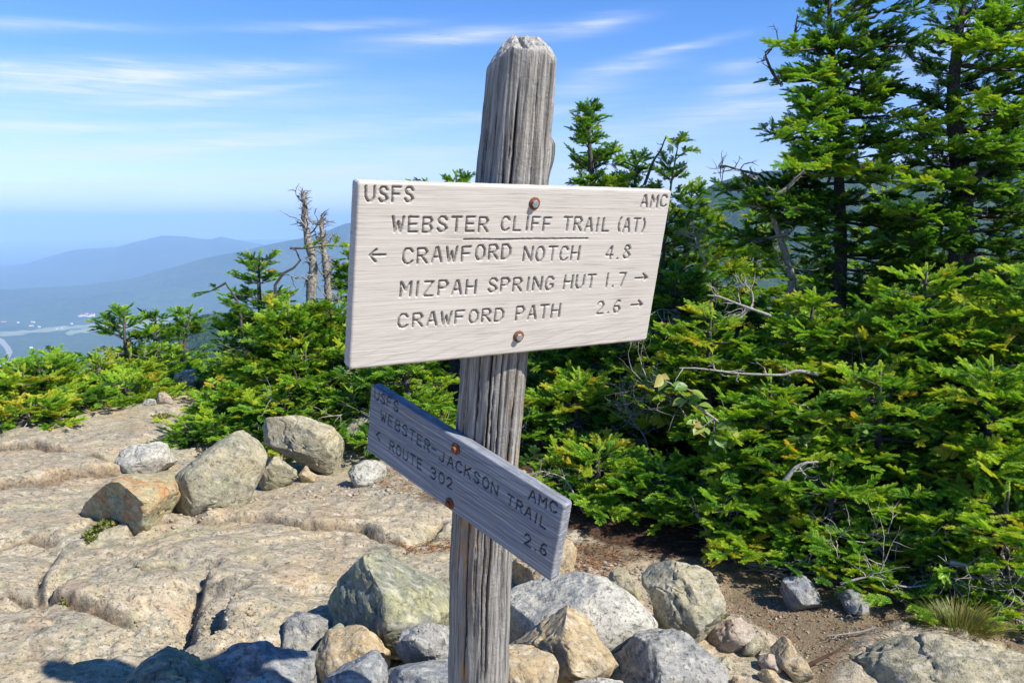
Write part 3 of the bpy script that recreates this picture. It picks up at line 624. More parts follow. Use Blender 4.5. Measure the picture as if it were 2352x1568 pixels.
class Board:
    def __init__(s, name, TL, w, h, Wd, Hd, thick, mat, label, step, rc, seed):
        s.TL = np.array(TL)+CAMV; s.w = np.array(w, float); s.w /= np.linalg.norm(s.w); h = np.array(h, float); h -= s.w*(h@s.w); s.h = h/np.linalg.norm(h)
        s.n = np.cross(s.w, s.h); s.W, s.H, s.th = Wd, Hd, thick; s.segs = []; s.step = step; s.rc = rc; s.mat = mat; s.name = name; s.label = label; s.seed = seed
        s.c = s.TL+s.w*Wd/2-s.h*Hd/2
    def uv(s, px, py):
        r = ray(px, py); d = s.TL-CAMV; P = r*((d@s.n)/(r@s.n)); q = P-d; return np.array([q@s.w-s.W/2, q@s.h+s.H/2])
    def line(s, pts, wd=None): s.segs.append(([tuple(p) for p in pts], wd))
    def word(s, text, bl, tl, br, conv, fill=.66):
        a = s.uv(*conv(*bl)); b = s.uv(*conv(*tl)); c = s.uv(*conv(*br)); ex = c-a; L = np.linalg.norm(ex); ex /= L; ey = b-a; hgt = ey@np.array([-ex[1], ex[0]]); ey = np.array([-ex[1], ex[0]])
        ws = [NARROW.get(ch, 1) for ch in text]; gap = (1-fill)/fill; tot = sum(ws)+gap*(len(ws)-1); u = L/tot; x = 0
        for ch, wc in zip(text, ws):
            jx, jy = rnd.uniform(-.0008, .0008), rnd.uniform(-.0008, .0008)
            for st in ST[ch]:
                s.line([a+ex*(x+(.0 if wc >= 1 else 0)+p[0]*u*wc+jx)+ey*(p[1]*hgt+jy) for p in st])
            x += u*wc+u*gap
    def build(s, gw, gd):
        nx, ny = int(s.W/s.step)+1, int(s.H/s.step)+1
        X, Y = np.meshgrid(np.linspace(-s.W/2, s.W/2, nx), np.linspace(-s.H/2, s.H/2, ny))
        D = np.full(X.shape, 1.0); dx = s.W/(nx-1); dy = s.H/(ny-1)
        wob = .0006*fbm(np.column_stack([X.ravel()*120, Y.ravel()*120, X.ravel()*0]), 2).reshape(X.shape)
        for pts, wd in s.segs:
            for p, q in zip(pts[:-1], pts[1:]):
                m_ = gw*1.6; i0 = max(0, int((min(p[0], q[0])-m_+s.W/2)/dx)); i1 = min(nx, int((max(p[0], q[0])+m_+s.W/2)/dx)+2)
                j0 = max(0, int((min(p[1], q[1])-m_+s.H/2)/dy)); j1 = min(ny, int((max(p[1], q[1])+m_+s.H/2)/dy)+2)
                if i1 <= i0 or j1 <= j0: continue
                xs, ys = X[j0:j1, i0:i1], Y[j0:j1, i0:i1]; vx, vy = q[0]-p[0], q[1]-p[1]; l2 = vx*vx+vy*vy+1e-12
                t_ = np.clip(((xs-p[0])*vx+(ys-p[1])*vy)/l2, 0, 1); d_ = np.hypot(xs-p[0]-t_*vx, ys-p[1]-t_*vy)+wob[j0:j1, i0:i1]
                D[j0:j1, i0:i1] = np.minimum(D[j0:j1, i0:i1], d_*(gw/(wd or gw)))
        gr = 1-sstep(D, gw*.32, gw*.62)
        # long weathering furrows along the grain
        fx = fbm(np.column_stack([X.ravel()*3+s.seed, Y.ravel()*330+.03*0, X.ravel()*0]), 3).reshape(X.shape)
        edge = np.minimum.reduce([X+s.W/2, s.W/2-X, Y+s.H/2, s.H/2-Y]); rnd_e = .003*np.clip(1-edge/.0045, 0, 1)**2
        Zf = -gd*gr+.00012*fx-rnd_e
        # rounded corners and slightly ragged outline
        rc = s.rc; cx_ = np.clip(X, -s.W/2+rc, s.W/2-rc); cy_ = np.clip(Y, -s.H/2+rc, s.H/2-rc); ox, oy = X-cx_, Y-cy_; l = np.hypot(ox, oy); k = np.where((np.abs(ox) > 0) & (np.abs(oy) > 0), np.maximum(np.abs(ox), np.abs(oy))/(l+1e-12), 1)
        Xr = cx_+ox*k; Yr = cy_+oy*k
        rag = .0011*fbm(np.column_stack([Xr.ravel()*25, Yr.ravel()*25, Xr.ravel()*0+s.seed]), 4).reshape(X.shape); Xr = Xr*(1+rag/s.W*2); Yr = Yr*(1+rag*2/s.H*1.0)
        front = np.column_stack([Xr.ravel(), Yr.ravel(), Zf.ravel()])
        i = np.arange(ny-1)[:, None]*nx; j = np.arange(nx-1)[None]; Q = [np.stack([i+j, i+j+1, i+nx+j+1, i+nx+j], -1).reshape(-1, 4)]
        rim = np.concatenate([np.arange(nx), np.arange(1, ny)*nx+nx-1, (ny-1)*nx+np.arange(nx-2, -1, -1), np.arange(ny-2, 0, -1)*nx])
        V = [front]; base = len(front); prev = rim; m_ = len(rim)
        for f_, ins in ((.15, -.0004), (.4, .0), (.7, .0), (.92, -.0005), (1.0, -.003)):
            ring = front[rim].copy(); sc = 1+ins/np.array([s.W/2, s.H/2]); ring[:, 0] *= sc[0]; ring[:, 1] *= sc[1]
            ring[:, 2] = -.0028-(s.th-.0028)*f_; ring[:, :2] += .0005*np.column_stack([perlin(ring*300), perlin(ring*300+9)])
            V.append(ring); cur = base+np.arange(m_); Q.append(np.stack([prev, cur, np.roll(cur, -1), np.roll(prev, -1)], -1)[:, ::1]); prev = cur; base += m_
        V.append(np.array([[0, 0, -s.th]])); nV = np.concatenate(V); me = mesh_np(s.name, nV, np.concatenate(Q), s.mat)
        # back: fan as quads
        bm = bmesh.new(); bm.from_mesh(me); bm.verts.ensure_lookup_table(); c_ = bm.verts[len(nV)-1]
        for a in range(m_): bm.faces.new((bm.verts[prev[a]], c_, bm.verts[prev[(a+1) % m_]]))
        bmesh.ops.recalc_face_normals(bm, faces=bm.faces[:]); bm.to_mesh(me); bm.free()
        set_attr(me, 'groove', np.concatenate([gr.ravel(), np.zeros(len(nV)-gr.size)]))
        for p_ in me.polygons: pass
        root = empty(s.name, s.c, s.label, 'trail sign'); 
        root.rotation_euler = Matrix((s.w, s.h, s.n)).transposed().to_euler()
        s.root = root; link('board', me, root); return root
def hexbolt(parent, x, y, rw, rh, seed, tilt=0.0, rusty=False):
    g = Geo(); n = 28; a = np.arange(n)*2*np.pi/n; V = []
    for r_, z_ in ((rw, -.001), (rw, .0016), (rw*.86, .003), (rw*.5, .0034), (.0001, .0034)): V += [(x+r_*math.cos(t)*(1+.02*math.sin(3*t+seed)), y+r_*math.sin(t), z_) for t in a]
    i = np.arange(4)[:, None]*n; j = np.arange(n)[None]; k = (j+1) % n; g.add(V, np.stack([i+j, i+k, i+n+k, i+n+j], -1).reshape(-1, 4)); link('washer', g.mesh('washer', M_RUSTM), parent)
    g = Geo(); V = []; n = 6; a = np.arange(n)*2*np.pi/n+seed
    for r_, z_ in ((rh, .003), (rh, .0085), (rh*.86, .0100), (.0001, .0103)): V += [(x+r_*math.cos(t)+z_*tilt, y+r_*math.sin(t), z_) for t in a]
    i = np.arange(3)[:, None]*n; j = np.arange(n)[None]; k = (j+1) % n; g.add(V, np.stack([i+j, i+k, i+n+k, i+n+j], -1).reshape(-1, 4)); link('bolt', g.mesh('bolt', M_RUSTM if rusty else M_BOLT, False), parent)

cv1 = lambda zx, zy: (784+zx/3, 392+zy/3)
B1 = Board('trail_sign', (-.2622, 1.3806, .074), (.8481, .5298, 0), (.1079, -.1728, .979), .72, .3445, .028, M_BOARD1,
           'large sunlit bleached wooden sign for Webster Cliff Trail bolted high on the post', .00125, .007, 3)
W1 = [('USFS', (168, 212), (168, 110), (494, 214)), ('AMC', (2062, 248), (2062, 168), (2236, 252)), ('WEBSTER', (352, 423), (352, 320), (1008, 420)), ('CLIFF', (1100, 415), (1100, 322), (1442, 415)),
      ('TRAIL', (1527, 415), (1527, 324), (1842, 417)), ('(AT)', (1895, 420), (1895, 330), (2092, 420)), ('CRAWFORD', (422, 645), (422, 543), (1165, 605)), ('NOTCH', (1255, 624), (1255, 530), (1632, 616)),
      ('4.8', (1818, 608), (1818, 522), (1985, 605)), ('MIZPAH', (403, 868), (403, 770), (918, 850)), ('SPRING', (1010, 838), (1010, 748), (1455, 820)), ('HUT', (1535, 814), (1535, 726), (1742, 806)),
      ('1.7', (1815, 803), (1815, 714), (1950, 796)), ('CRAWFORD', (390, 1085), (390, 996), (1113, 1033)), ('PATH', (1200, 1032), (1200, 942), (1498, 1010)), ('2.6', (1757, 985), (1757, 905), (1918, 975))]
for w_ in W1: B1.word(w_[0], w_[1], w_[2], w_[3], cv1)
def pl(B, cv, *pts, wd=None): B.line([B.uv(*cv(*p)) for p in pts], wd)
pl(B1, cv1, (843, 474), (1150, 474), (1250, 471), (1698, 467), wd=.0034)
pl(B1, cv1, (200, 583), (304, 581)); pl(B1, cv1, (243, 544), (196, 584), (236, 628))
pl(B1, cv1, (2025, 742), (2103, 738)); pl(B1, cv1, (2080, 711), (2108, 738), (2090, 752))
pl(B1, cv1, (1997, 927), (2070, 922)); pl(B1, cv1, (2048, 895), (2075, 922), (2060, 936))
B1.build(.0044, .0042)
for (px, py, sd) in ((1330, 226, .3), (1220, 1140, .1)):
    u, v = B1.uv(*cv1(px, py)); hexbolt(B1.root, u, v, .0125, .0078, sd, -.25)
cv2 = lambda zx, zy: (803.6+zx*.3376, 842.8+zy*.3376)
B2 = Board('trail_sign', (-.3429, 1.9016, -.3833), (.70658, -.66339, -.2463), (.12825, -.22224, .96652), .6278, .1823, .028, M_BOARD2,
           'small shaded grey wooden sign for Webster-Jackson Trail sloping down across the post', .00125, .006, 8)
W2 = [('USFS', (166, 213), (166, 148), (324, 306)), ('WEBSTER', (207, 358), (207, 290), (540, 578)), ('JACKSON', (605, 628), (605, 560), (1000, 872)), ('TRAIL', (1066, 922), (1066, 855), (1330, 1102)),
      ('<', (172, 484), (172, 425), (204, 500)), ('ROUTE', (268, 562), (268, 497), (485, 702)), ('302', (545, 745), (545, 676), (692, 832)), ('AMC', (1212, 893), (1212, 826), (1406, 998)), ('2.6', (1182, 1198), (1182, 1122), (1335, 1290))]
for w_ in W2: B2.word(w_[0], w_[1], w_[2], w_[3], cv2)
pl(B2, cv2, (553, 548), (583, 566))
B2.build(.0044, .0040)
for (px, py, sd) in ((722, 555, .5), (681, 925, .2)):
    u, v = B2.uv(*cv2(px, py)); hexbolt(B2.root, u, v, .0135, .0072, sd, 0, True)

# ---------------------------------------------------------------- boulders
_ico = {}
def ico(n):
    if n not in _ico:
        bm = bmesh.new(); bmesh.ops.create_icosphere(bm, subdivisions=n, radius=1); bm.verts.ensure_lookup_table()
        _ico[n] = (np.array([v.co for v in bm.verts]), np.array([[v.index for v in f.verts] for f in bm.faces])); bm.free()
    return _ico[n]
def rock(name, outline, mat, label, depth=None, thick=.8, planes=(), rough=1.0, sub=6, seed=0, full=.5, facets=14, cat='boulder', gzv=None, lift=0.0):
    o = np.array(outline, float); ymax = o[:, 1].max(); c = (o.max(0)+o.min(0))/2
    if depth is not None and depth < 2.66 and 600 < c[0] < 1800: o = c+(o-c)*1.07; ymax = o[:, 1].max()
    a, b = o, np.roll(o, -1, 0); cr_ = a[:, 0]*b[:, 1]-b[:, 0]*a[:, 1]; A_ = cr_.sum()/2
    if abs(A_) > 1: c = np.array([((a[:, 0]+b[:, 0])*cr_).sum(), ((a[:, 1]+b[:, 1])*cr_).sum()])/(6*A_)
    wpx = math.sqrt(abs(A_)/math.pi)
    if depth is None:
        g0 = on_ground(c[0], ymax, 0.0)
        for _ in range(4): g0 = on_ground(c[0], ymax, gz(g0[0], g0[1]))
        depth = g0[1]+.38*thick*wpx/F*g0[1]
        o[:, 1] = np.where(o[:, 1] > c[1]+.35*(ymax-c[1]), o[:, 1]+.16*(ymax-o[:, 1].min()), o[:, 1])
    C0 = at(c[0], c[1], depth); dist = np.linalg.norm(C0-CAMV); fw = (C0-CAMV)/dist
    rt = np.cross(fw, [0, 0, 1]); rt /= np.linalg.norm(rt); up = np.cross(rt, fw)
    ppm = F/dist*(1/ math.hypot(1, (c[0]-CX)/F, (c[1]-CY)/F))**-1 if False else None
    # outline corners on the plane through the centre, square to the line of sight
    pts = []
    for p in o:
        r = ray(*p); P = r*(dist/(r@fw)); q = P-(C0-CAMV); pts.append((q@rt, q@up))
    pts = np.array(pts); th = np.arctan2(pts[:, 1], pts[:, 0]); k = np.argsort(th)
    # polar radius sampled along the polygon sides
    tt = np.linspace(0, 1, 24, endpoint=False); cl = np.concatenate([pts+(np.roll(pts, -1, 0)-pts)*t_ for t_ in tt]); ta = np.arctan2(cl[:, 1], cl[:, 0]); ra = np.hypot(cl[:, 0], cl[:, 1])
    bins = np.linspace(-np.pi, np.pi, 181); idx = np.digitize(ta, bins)-1; R = np.array([ra[idx == q].max() if (idx == q).any() else np.nan for q in range(180)])
    ok = ~np.isnan(R); R = np.interp(np.arange(180), np.where(ok)[0], R[ok], period=180); R = (np.roll(R, 1)+2*R+np.roll(R, -1))/4
    V, Fc = ico(sub); V = V.copy(); tv = (np.arctan2(V[:, 1], V[:, 0])+np.pi)/(2*np.pi)*180-.5; Rv = np.interp(tv, np.arange(180), R, period=180)
    rho = np.hypot(V[:, 0], V[:, 1]); Rm = R.mean(); T_ = thick*Rm; cs = V[:, :2]/(rho[:, None]+1e-9)
    w_ = V[:, 2]; prof = (1-np.abs(w_)**2.4)**(1/2.4); prof = prof**full
    lp = np.column_stack([cs*(Rv*prof)[:, None], w_*T_])                      # local: right, up, away
    rs = np.random.RandomState(seed*13+5); offs = rs.uniform(-50, 50, 3)
    pls = [(np.array(p[:3], float), p[3]) for p in planes]
    for _ in range(facets):
        n_ = rs.normal(size=3); n_[2] = -abs(n_[2])*1.0-.15; pls.append((n_, rs.uniform(.56, .84)))
    ext0 = lp.max(0), lp.min(0)
    for n_, d_ in pls:                                                         # planed faces of broken rock
        n_ = n_/np.linalg.norm(n_); sup = (lp@n_).max(); over = lp@n_-(d_*sup+.012*Rm*fbm(lp/Rm*2.2+offs, 2)); s_ = .022*Rm
        over = np.where(over > s_, over, np.where(over < -s_, 0, (over+s_)**2/(4*s_))); lp = lp-over[:, None]*n_*.93
    for q in (0, 1): lp[:, q] = np.where(lp[:, q] > 0, lp[:, q]*ext0[0][q]/max(lp[:, q].max(), 1e-4), lp[:, q]*ext0[1][q]/min(lp[:, q].min(), -1e-4))
    nr_ = lp/(np.linalg.norm(lp, axis=1)[:, None]+1e-9)
    rim_f = 1-.6*(rho**6)
    d_ = .055*Rm*fbm(lp/Rm*1.5+offs, 3)+.022*fbm(lp/.11+offs, 4)*min(1, Rm/.12)*rim_f-.010*np.abs(fbm(lp/.045+offs, 3))*min(1, Rm/.1)+.0022*fbm(lp/.011+offs, 3)
    if rough: lp = lp+nr_*(d_*rough)[:, None]
    ck = fbm(lp/(Rm*1.1)+offs+20, 3); lp = lp-nr_*(.012*np.exp(-(ck/.022)**2)*min(1, Rm/.15)*rough)[:, None]
    Wv = lp[:, 0:1]*rt+lp[:, 1:2]*up+lp[:, 2:3]*fw
    me = mesh_np(name, Wv, Fc[:, ::1], mat); ob = link(name, me, loc=tuple(C0+np.array([0, 0, lift]))); tag(ob, label, cat); return ob
OV = [(387, 1114), (407, 1088), (464, 1040), (538, 991), (560, 987), (580, 990), (608, 1018), (616, 1044), (603, 1088), (564, 1140), (516, 1147), (464, 1155), (420, 1168), (396, 1153), (386, 1132)]
rock('boulder', OV, M_TAN, 'smooth egg-shaped tan boulder tilted up on the ledge left of the post', thick=.85, seed=1, facets=2, rough=.6, planes=[(-.9, -.2, -.5, .80)])
rock('boulder', [(602, 1004), (630, 965), (665, 962), (700, 961), (748, 987), (783, 1035), (796, 1060), (788, 1088), (761, 1094), (726, 1075), (690, 1062), (650, 1052), (612, 1034)], M_TAN,
     'angular flat-topped yellowish boulder right of the egg-shaped one', thick=.9, seed=2, planes=[(.25, .9, -.75, .62), (-.5, -.6, -.8, .6)], lift=.02)
rock('boulder', [(597, 1116), (599, 1088), (630, 1046), (648, 1050), (682, 1079), (680, 1101), (648, 1112), (608, 1122)], M_TAN, 'small pointed tan rock wedged between the egg-shaped and the angular boulder', thick=.7, seed=3, cat='rock', sub=5)
rock('rock', [(682, 1090), (704, 1068), (713, 1083), (739, 1096), (735, 1106), (700, 1108)], M_ORANGE, 'fist-sized yellowish stone under the angular boulder', thick=.8, seed=4, cat='stone', sub=4)
rock('rock', [(446, 1164), (468, 1147), (508, 1149), (504, 1164), (477, 1177), (455, 1179)], M_ORANGE, 'brown stone propping the egg-shaped boulder', thick=.8, seed=5, cat='stone', sub=4)
rock('rock', [(514, 1154), (552, 1143), (556, 1150), (524, 1160)], M_PINK, 'thin flat pale stone under the right end of the egg-shaped boulder', thick=.8, seed=6, cat='stone', sub=4)
rock('rock', [(800, 1092), (811, 1070), (833, 1057), (862, 1055), (888, 1068), (888, 1095), (850, 1112), (816, 1110)], M_PALE, 'rounded speckled white rock below the left end of the lower sign', thick=.8, seed=7, facets=2, cat='rock', sub=5)
rock('boulder', [(781, 1010), (803, 975), (833, 952), (880, 945), (905, 985), (890, 1030), (840, 1034), (800, 1028)], M_TAN, 'tan boulder half hidden under firs behind the lower sign', thick=.8, seed=8, sub=5)
rock('boulder', [(176, 1182), (200, 1146), (245, 1096), (306, 1060), (350, 1060), (416, 1056), (420, 1110), (385, 1160), (362, 1196), (290, 1222), (223, 1226), (196, 1212)], M_RUST,
     'flat-lying boulder with a rust orange stain left of the egg-shaped one', thick=1.5, seed=9, full=.35, lift=-.05, planes=[(.2, .8, -.75, .55), (-.7, -.5, -.6, .75)])
rock('boulder', [(258, 1072), (280, 1035), (315, 1018), (363, 1014), (400, 1030), (412, 1057), (372, 1081), (306, 1083), (262, 1081)], M_PALE, 'pale whitish boulder partly shaded by a low fir on the ledge', thick=.9, seed=10, sub=5)
rock('boulder', [(392, 887), (400, 861), (426, 848), (447, 849), (458, 870), (440, 894), (405, 898)], M_PALE, 'rounded light grey boulder at the far rim of the ledge', thick=.9, seed=11, facets=2, sub=5)
rock('rock', [(441, 888), (448, 868), (462, 862), (472, 876), (468, 890)], M_TAN, 'small rock leaning on the light grey boulder at the rim', thick=.8, seed=12, cat='rock', sub=4)
rock('rock', [(325, 928), (335, 916), (356, 914), (362, 926), (340, 932)], M_PALE, 'small white stone near the far rim of the ledge', thick=.8, seed=13, cat='stone', sub=4)
rock('rock', [(358, 924), (368, 905), (380, 898), (394, 910), (398, 922), (374, 928)], M_PINK, 'pink broken stone between the white stone and the rim boulder', thick=.9, seed=14, cat='stone', sub=4)
rock('rock', [(430, 925), (440, 912), (456, 918), (452, 928)], M_ORANGE, 'orange stone below the light grey rim boulder', thick=.9, seed=15, cat='stone', sub=4)
# the pile around the post
rock('boulder', [(757, 1384), (765, 1363), (811, 1318), (852, 1281), (878, 1274), (892, 1278), (944, 1313), (1028, 1351), (1060, 1426), (1040, 1470), (960, 1500), (911, 1510), (840, 1500), (786, 1470), (772, 1415)], M_GREEN,
     'large pointed green-grey boulder with yellow lichen left of the post', depth=2.62, thick=.9, seed=16, facets=2, planes=[(-.85, -.05, -.62, .50), (.55, .62, -.62, .55), (-.2, -.8, -.6, .8)])
rock('boulder', [(700, 1512), (735, 1470), (790, 1430), (830, 1440), (830, 1500), (780, 1560), (715, 1560)], M_GREEN, 'green-grey slab leaning against the foot of the pointed boulder', depth=2.5, thick=.7, seed=17, sub=5, planes=[(.3, .7, -.6, .5)])
rock('boulder', [(641, 1495), (646, 1446), (683, 1411), (735, 1398), (783, 1411), (765, 1450), (740, 1500), (680, 1520)], M_GREY, 'dark shaded rock below the pointed green-grey boulder', depth=2.62, thick=.8, seed=18, sub=5, planes=[(-.6, .1, -.8, .6)])
rock('boulder', [(715, 1540), (723, 1510), (757, 1451), (807, 1436), (840, 1459), (878, 1493), (897, 1534), (880, 1570), (800, 1600), (730, 1590)], M_ORANGE, 'split rock with a dark left face and cream right face', depth=2.36, thick=.85, seed=19, sub=6,
     planes=[(-.85, .1, -.55, .42), (.7, .45, -.5, .55)])
rock('boulder', [(735, 1600), (769, 1534), (819, 1501), (865, 1497), (886, 1530), (892, 1600), (860, 1660), (760, 1660)], M_BLUE, 'rounded blue-grey rock in front of the split rock at the bottom edge', depth=2.18, thick=.8, seed=20, facets=3)
rock('boulder', [(913, 1484), (926, 1447), (978, 1430), (1045, 1430), (1055, 1500), (1040, 1530), (978, 1534), (936, 1534), (918, 1512)], M_GREY, 'blocky grey rock with an orange underside against the left of the post', depth=2.30, thick=.8, seed=21, planes=[(.1, .9, -.5, .7), (0, -.1, -1, .6)])
rock('boulder', [(880, 1580), (895, 1545), (940, 1520), (1045, 1518), (1065, 1580), (1040, 1660), (900, 1660)], M_BLUE, 'low dark rock at the left foot of the post', depth=2.14, thick=.7, seed=22, sub=5)
rock('boulder', [(495, 1600), (512, 1560), (534, 1510), (560, 1479), (612, 1479), (626, 1492), (700, 1494), (740, 1503), (740, 1560), (728, 1640), (560, 1680)], M_BLUE, 'broad blue-grey flat-topped rock at the bottom edge', depth=2.28, thick=.8, seed=23, planes=[(0, .6, -.8, .7), (-.5, 0, -.9, .7)])
rock('boulder', [(250, 1600), (272, 1545), (300, 1506), (342, 1484), (363, 1482), (420, 1508), (512, 1547), (540, 1620), (500, 1690), (300, 1690)], M_GREEN, 'dark green-black lichened boulder at the bottom edge near the post tip shadow', depth=2.16, thick=.8, seed=24, planes=[(.1, .6, -.8, .66)])
rock('rock', [(535, 1600), (560, 1562), (600, 1550), (645, 1558), (670, 1600), (620, 1650), (560, 1650)], M_PALE, 'pale sunlit rock peeking in at the bottom edge in front of the flat-topped rock', depth=2.12, thick=.8, seed=25, cat='rock', sub=5)
rock('boulder', [(1168, 1390), (1207, 1351), (1269, 1328), (1324, 1320), (1386, 1330), (1436, 1366), (1478, 1401), (1501, 1434), (1492, 1462), (1453, 1490), (1394, 1525), (1311, 1520), (1228, 1500), (1150, 1470)], M_PALE,
     'big rounded white-grey granite boulder right of the post', depth=2.60, thick=.8, seed=26, facets=2, rough=.7)
rock('boulder', [(1170, 1484), (1182, 1451), (1219, 1424), (1261, 1397), (1303, 1391), (1344, 1422), (1369, 1459), (1394, 1501), (1413, 1543), (1405, 1570), (1336, 1590), (1260, 1580), (1190, 1540)], M_ORANGE,
     'orange-brown angular rock in front of the big white boulder', depth=2.32, thick=.85, seed=27, planes=[(-.75, .2, -.6, .62), (.5, .55, -.7, .58)])
rock('boulder', [(1150, 1510), (1172, 1484), (1228, 1491), (1269, 1524), (1282, 1553), (1275, 1610), (1200, 1660), (1150, 1640)], M_ORANGE, 'brown rock at the right foot of the post', depth=2.14, thick=.8, seed=28, sub=5)
rock('boulder', [(1405, 1548), (1411, 1509), (1449, 1492), (1478, 1451), (1519, 1443), (1553, 1459), (1603, 1501), (1644, 1551), (1672, 1620), (1600, 1680), (1440, 1680), (1405, 1600)], M_GREY,
     'speckled dark grey and white ridged boulder at the bottom edge right of the post', depth=2.28, thick=.85, seed=29, planes=[(-.8, .15, -.6, .55), (.55, .45, -.7, .6)])
rock('rock', [(1300, 1610), (1318, 1566), (1370, 1556), (1425, 1562), (1440, 1610), (1380, 1650)], M_PALE, 'small pale rock at the bottom edge between the orange-brown and the speckled rock', depth=2.15, thick=.8, seed=30, cat='rock', sub=5)
rock('boulder', [(1470, 1318), (1489, 1283), (1530, 1282), (1560, 1285), (1605, 1292), (1641, 1315), (1649, 1344), (1668, 1385), (1655, 1431), (1622, 1462), (1568, 1473), (1526, 1442), (1508, 1402), (1500, 1360), (1476, 1340)], M_TAN,
     'upright blocky tan rock with a crumbly white top at the edge of the dirt', thick=.85, seed=31, planes=[(0, .9, -.5, .72), (-.9, 0, -.45, .78)])
rock('boulder', [(1624, 1472), (1635, 1446), (1660, 1421), (1701, 1415), (1732, 1442), (1747, 1473), (1722, 1492), (1664, 1490)], M_PINK, 'squat pinkish-tan rock at the foot of the blocky tan rock', thick=.9, seed=32, sub=5)
rock('rock', [(1768, 1481), (1793, 1458), (1814, 1471), (1828, 1498), (1853, 1523), (1870, 1552), (1830, 1556), (1789, 1520)], M_ORANGE, 'narrow wedge of yellow-brown rock bordering the bare dirt', thick=.8, seed=33, cat='rock', sub=5)
rock('boulder', [(1600, 1530), (1628, 1480), (1700, 1482), (1768, 1500), (1805, 1544), (1836, 1600), (1800, 1680), (1660, 1680)], M_PINK, 'low broad pinkish slab at the bottom edge below the squat rock', depth=2.52, thick=.8, seed=34, planes=[(0, .75, -.6, .6)])
rock('rock', [(1787, 1350), (1805, 1325), (1843, 1318), (1868, 1333), (1882, 1360), (1891, 1379), (1872, 1396), (1839, 1402), (1803, 1382)], M_BLUE, 'blue-grey rock with a shaded top sunk in the dirt before the thicket', thick=.9, seed=35, cat='rock', sub=5)
rock('rock', [(1922, 1352), (1955, 1352), (1982, 1365), (1999, 1385), (1995, 1408), (1964, 1408), (1940, 1383)], M_BLUE, 'small wedge-shaped blue-grey rock in the dirt, half in dappled shade', thick=.8, seed=36, cat='rock', sub=5)
rock('boulder', [(1893, 1640), (1932, 1504), (1968, 1469), (2005, 1440), (2055, 1433), (2082, 1450), (2139, 1458), (2250, 1472), (2330, 1494), (2430, 1520), (2520, 1640), (2300, 1760), (2000, 1760)], M_TAN,
     'large low tan slab below the grass tuft at the bottom right', depth=2.38, thick=.62, seed=37, planes=[(0, .85, -.5, .6), (-.8, .1, -.6, .72), (.1, .35, -.9, .7)], rough=1.3)
rock('boulder', [(1170, 1330), (1190, 1280), (1250, 1250), (1300, 1232), (1324, 1262), (1324, 1300), (1290, 1335), (1210, 1360)], M_ORANGE, 'yellow-brown boulder behind the lower right end of the small sign', thick=.8, seed=38)
rock('rock', [(1395, 1335), (1405, 1305), (1428, 1305), (1450, 1330), (1475, 1372), (1440, 1372)], M_TAN, 'small tan rock behind the big white boulder', thick=.8, seed=39, cat='rock', sub=5)

# hidden supports of the pile: small rocks that fill the gaps between the named ones
pr = random.Random(4)
for k in range(34):
    px = pr.uniform(620, 1780); py = pr.uniform(1470, 1600)
    if 1010 < px < 1190: continue
    s_ = pr.uniform(14, 30); n_ = 9; poly = [(px+s_*pr.uniform(.8, 1.2)*math.cos(a*2*math.pi/n_), py+.75*s_*pr.uniform(.8, 1.15)*math.sin(a*2*math.pi/n_)) for a in range(n_)]
    ob = rock('rock', poly, pr.choice([M_TAN, M_ORANGE, M_GREY, M_PINK]), 'small rock filling a gap in the pile of rocks round the post', thick=.9, seed=50+k, sub=4, cat='rock'); ob['group'] = 'small filler rocks in the pile'
# rubble and pebbles
M_DIRTST = granite('dirt_stone', (.30, .24, .165), (.22, .18, .13), (.38, .32, .23), speck=.4, lichen=.0)
def scatter_stones(poly, n, smin, smax, seed, mat, name, label, soft=True):
    rs = np.random.RandomState(seed); V, Fc = ico(2 if smax > .012 else 1); g = Geo(); poly = np.array(gp(poly)); lo, hi = poly.min(0), poly.max(0); k = 0; P = []
    while len(P) < n and k < n*20:
        k += 1; p = lo+(hi-lo)*rs.rand(2)
        if inside(p[None], poly)[0]: P.append(p)
    P = np.array(P); zz = ground_h(P)[0]
    for p, z_ in zip(P, zz):
        s = smin+(smax-smin)*rs.rand()**3; sc = s*np.array([rs.uniform(.7, 1.3), rs.uniform(.7, 1.2), rs.uniform(.45, .8)]); a = rs.rand()*6.28
        q = V*(1+.16*perlin(V*1.4+rs.rand(3)*40)[:, None])*sc; q = np.column_stack([q[:, 0]*math.cos(a)-q[:, 1]*math.sin(a), q[:, 0]*math.sin(a)+q[:, 1]*math.cos(a), q[:, 2]])
        g.add(q+np.array([p[0], p[1], z_+sc[2]*.35]), Fc)
    return tag(link(name, g.mesh(name, mat)), label, kind='stuff')
scatter_stones([(1480, 1290), (2352, 1420), (2352, 1480), (1960, 1460), (1850, 1600), (1650, 1400)], 2200, .0015, .007, 1, M_DIRTST, 'gravel', 'fine gravel on the bare dirt')
scatter_stones([(380, 1190), (470, 1165), (620, 1130), (820, 1110), (960, 1150), (860, 1160), (600, 1165), (430, 1230), (300, 1250), (290, 1200)], 420, .003, .016, 2, M_PINK, 'gravel', 'pinkish stone chips along the foot of the boulders')
scatter_stones([(300, 1430), (470, 1400), (620, 1480), (520, 1530), (420, 1500)], 350, .002, .010, 3, M_ORANGE, 'gravel', 'orange chips in the hollow of the ledge')
scatter_stones([(0, 960), (440, 900), (1000, 1150), (1000, 1330), (200, 1560), (0, 1560)], 260, .002, .010, 4, M_TAN, 'gravel', 'loose grit on the bedrock')
scatter_stones([(1220, 1260), (1480, 1290), (1500, 1420), (1420, 1350), (1300, 1330)], 240, .003, .016, 6, M_DIRTST, 'gravel', 'stone chips between the boulders and the thicket')
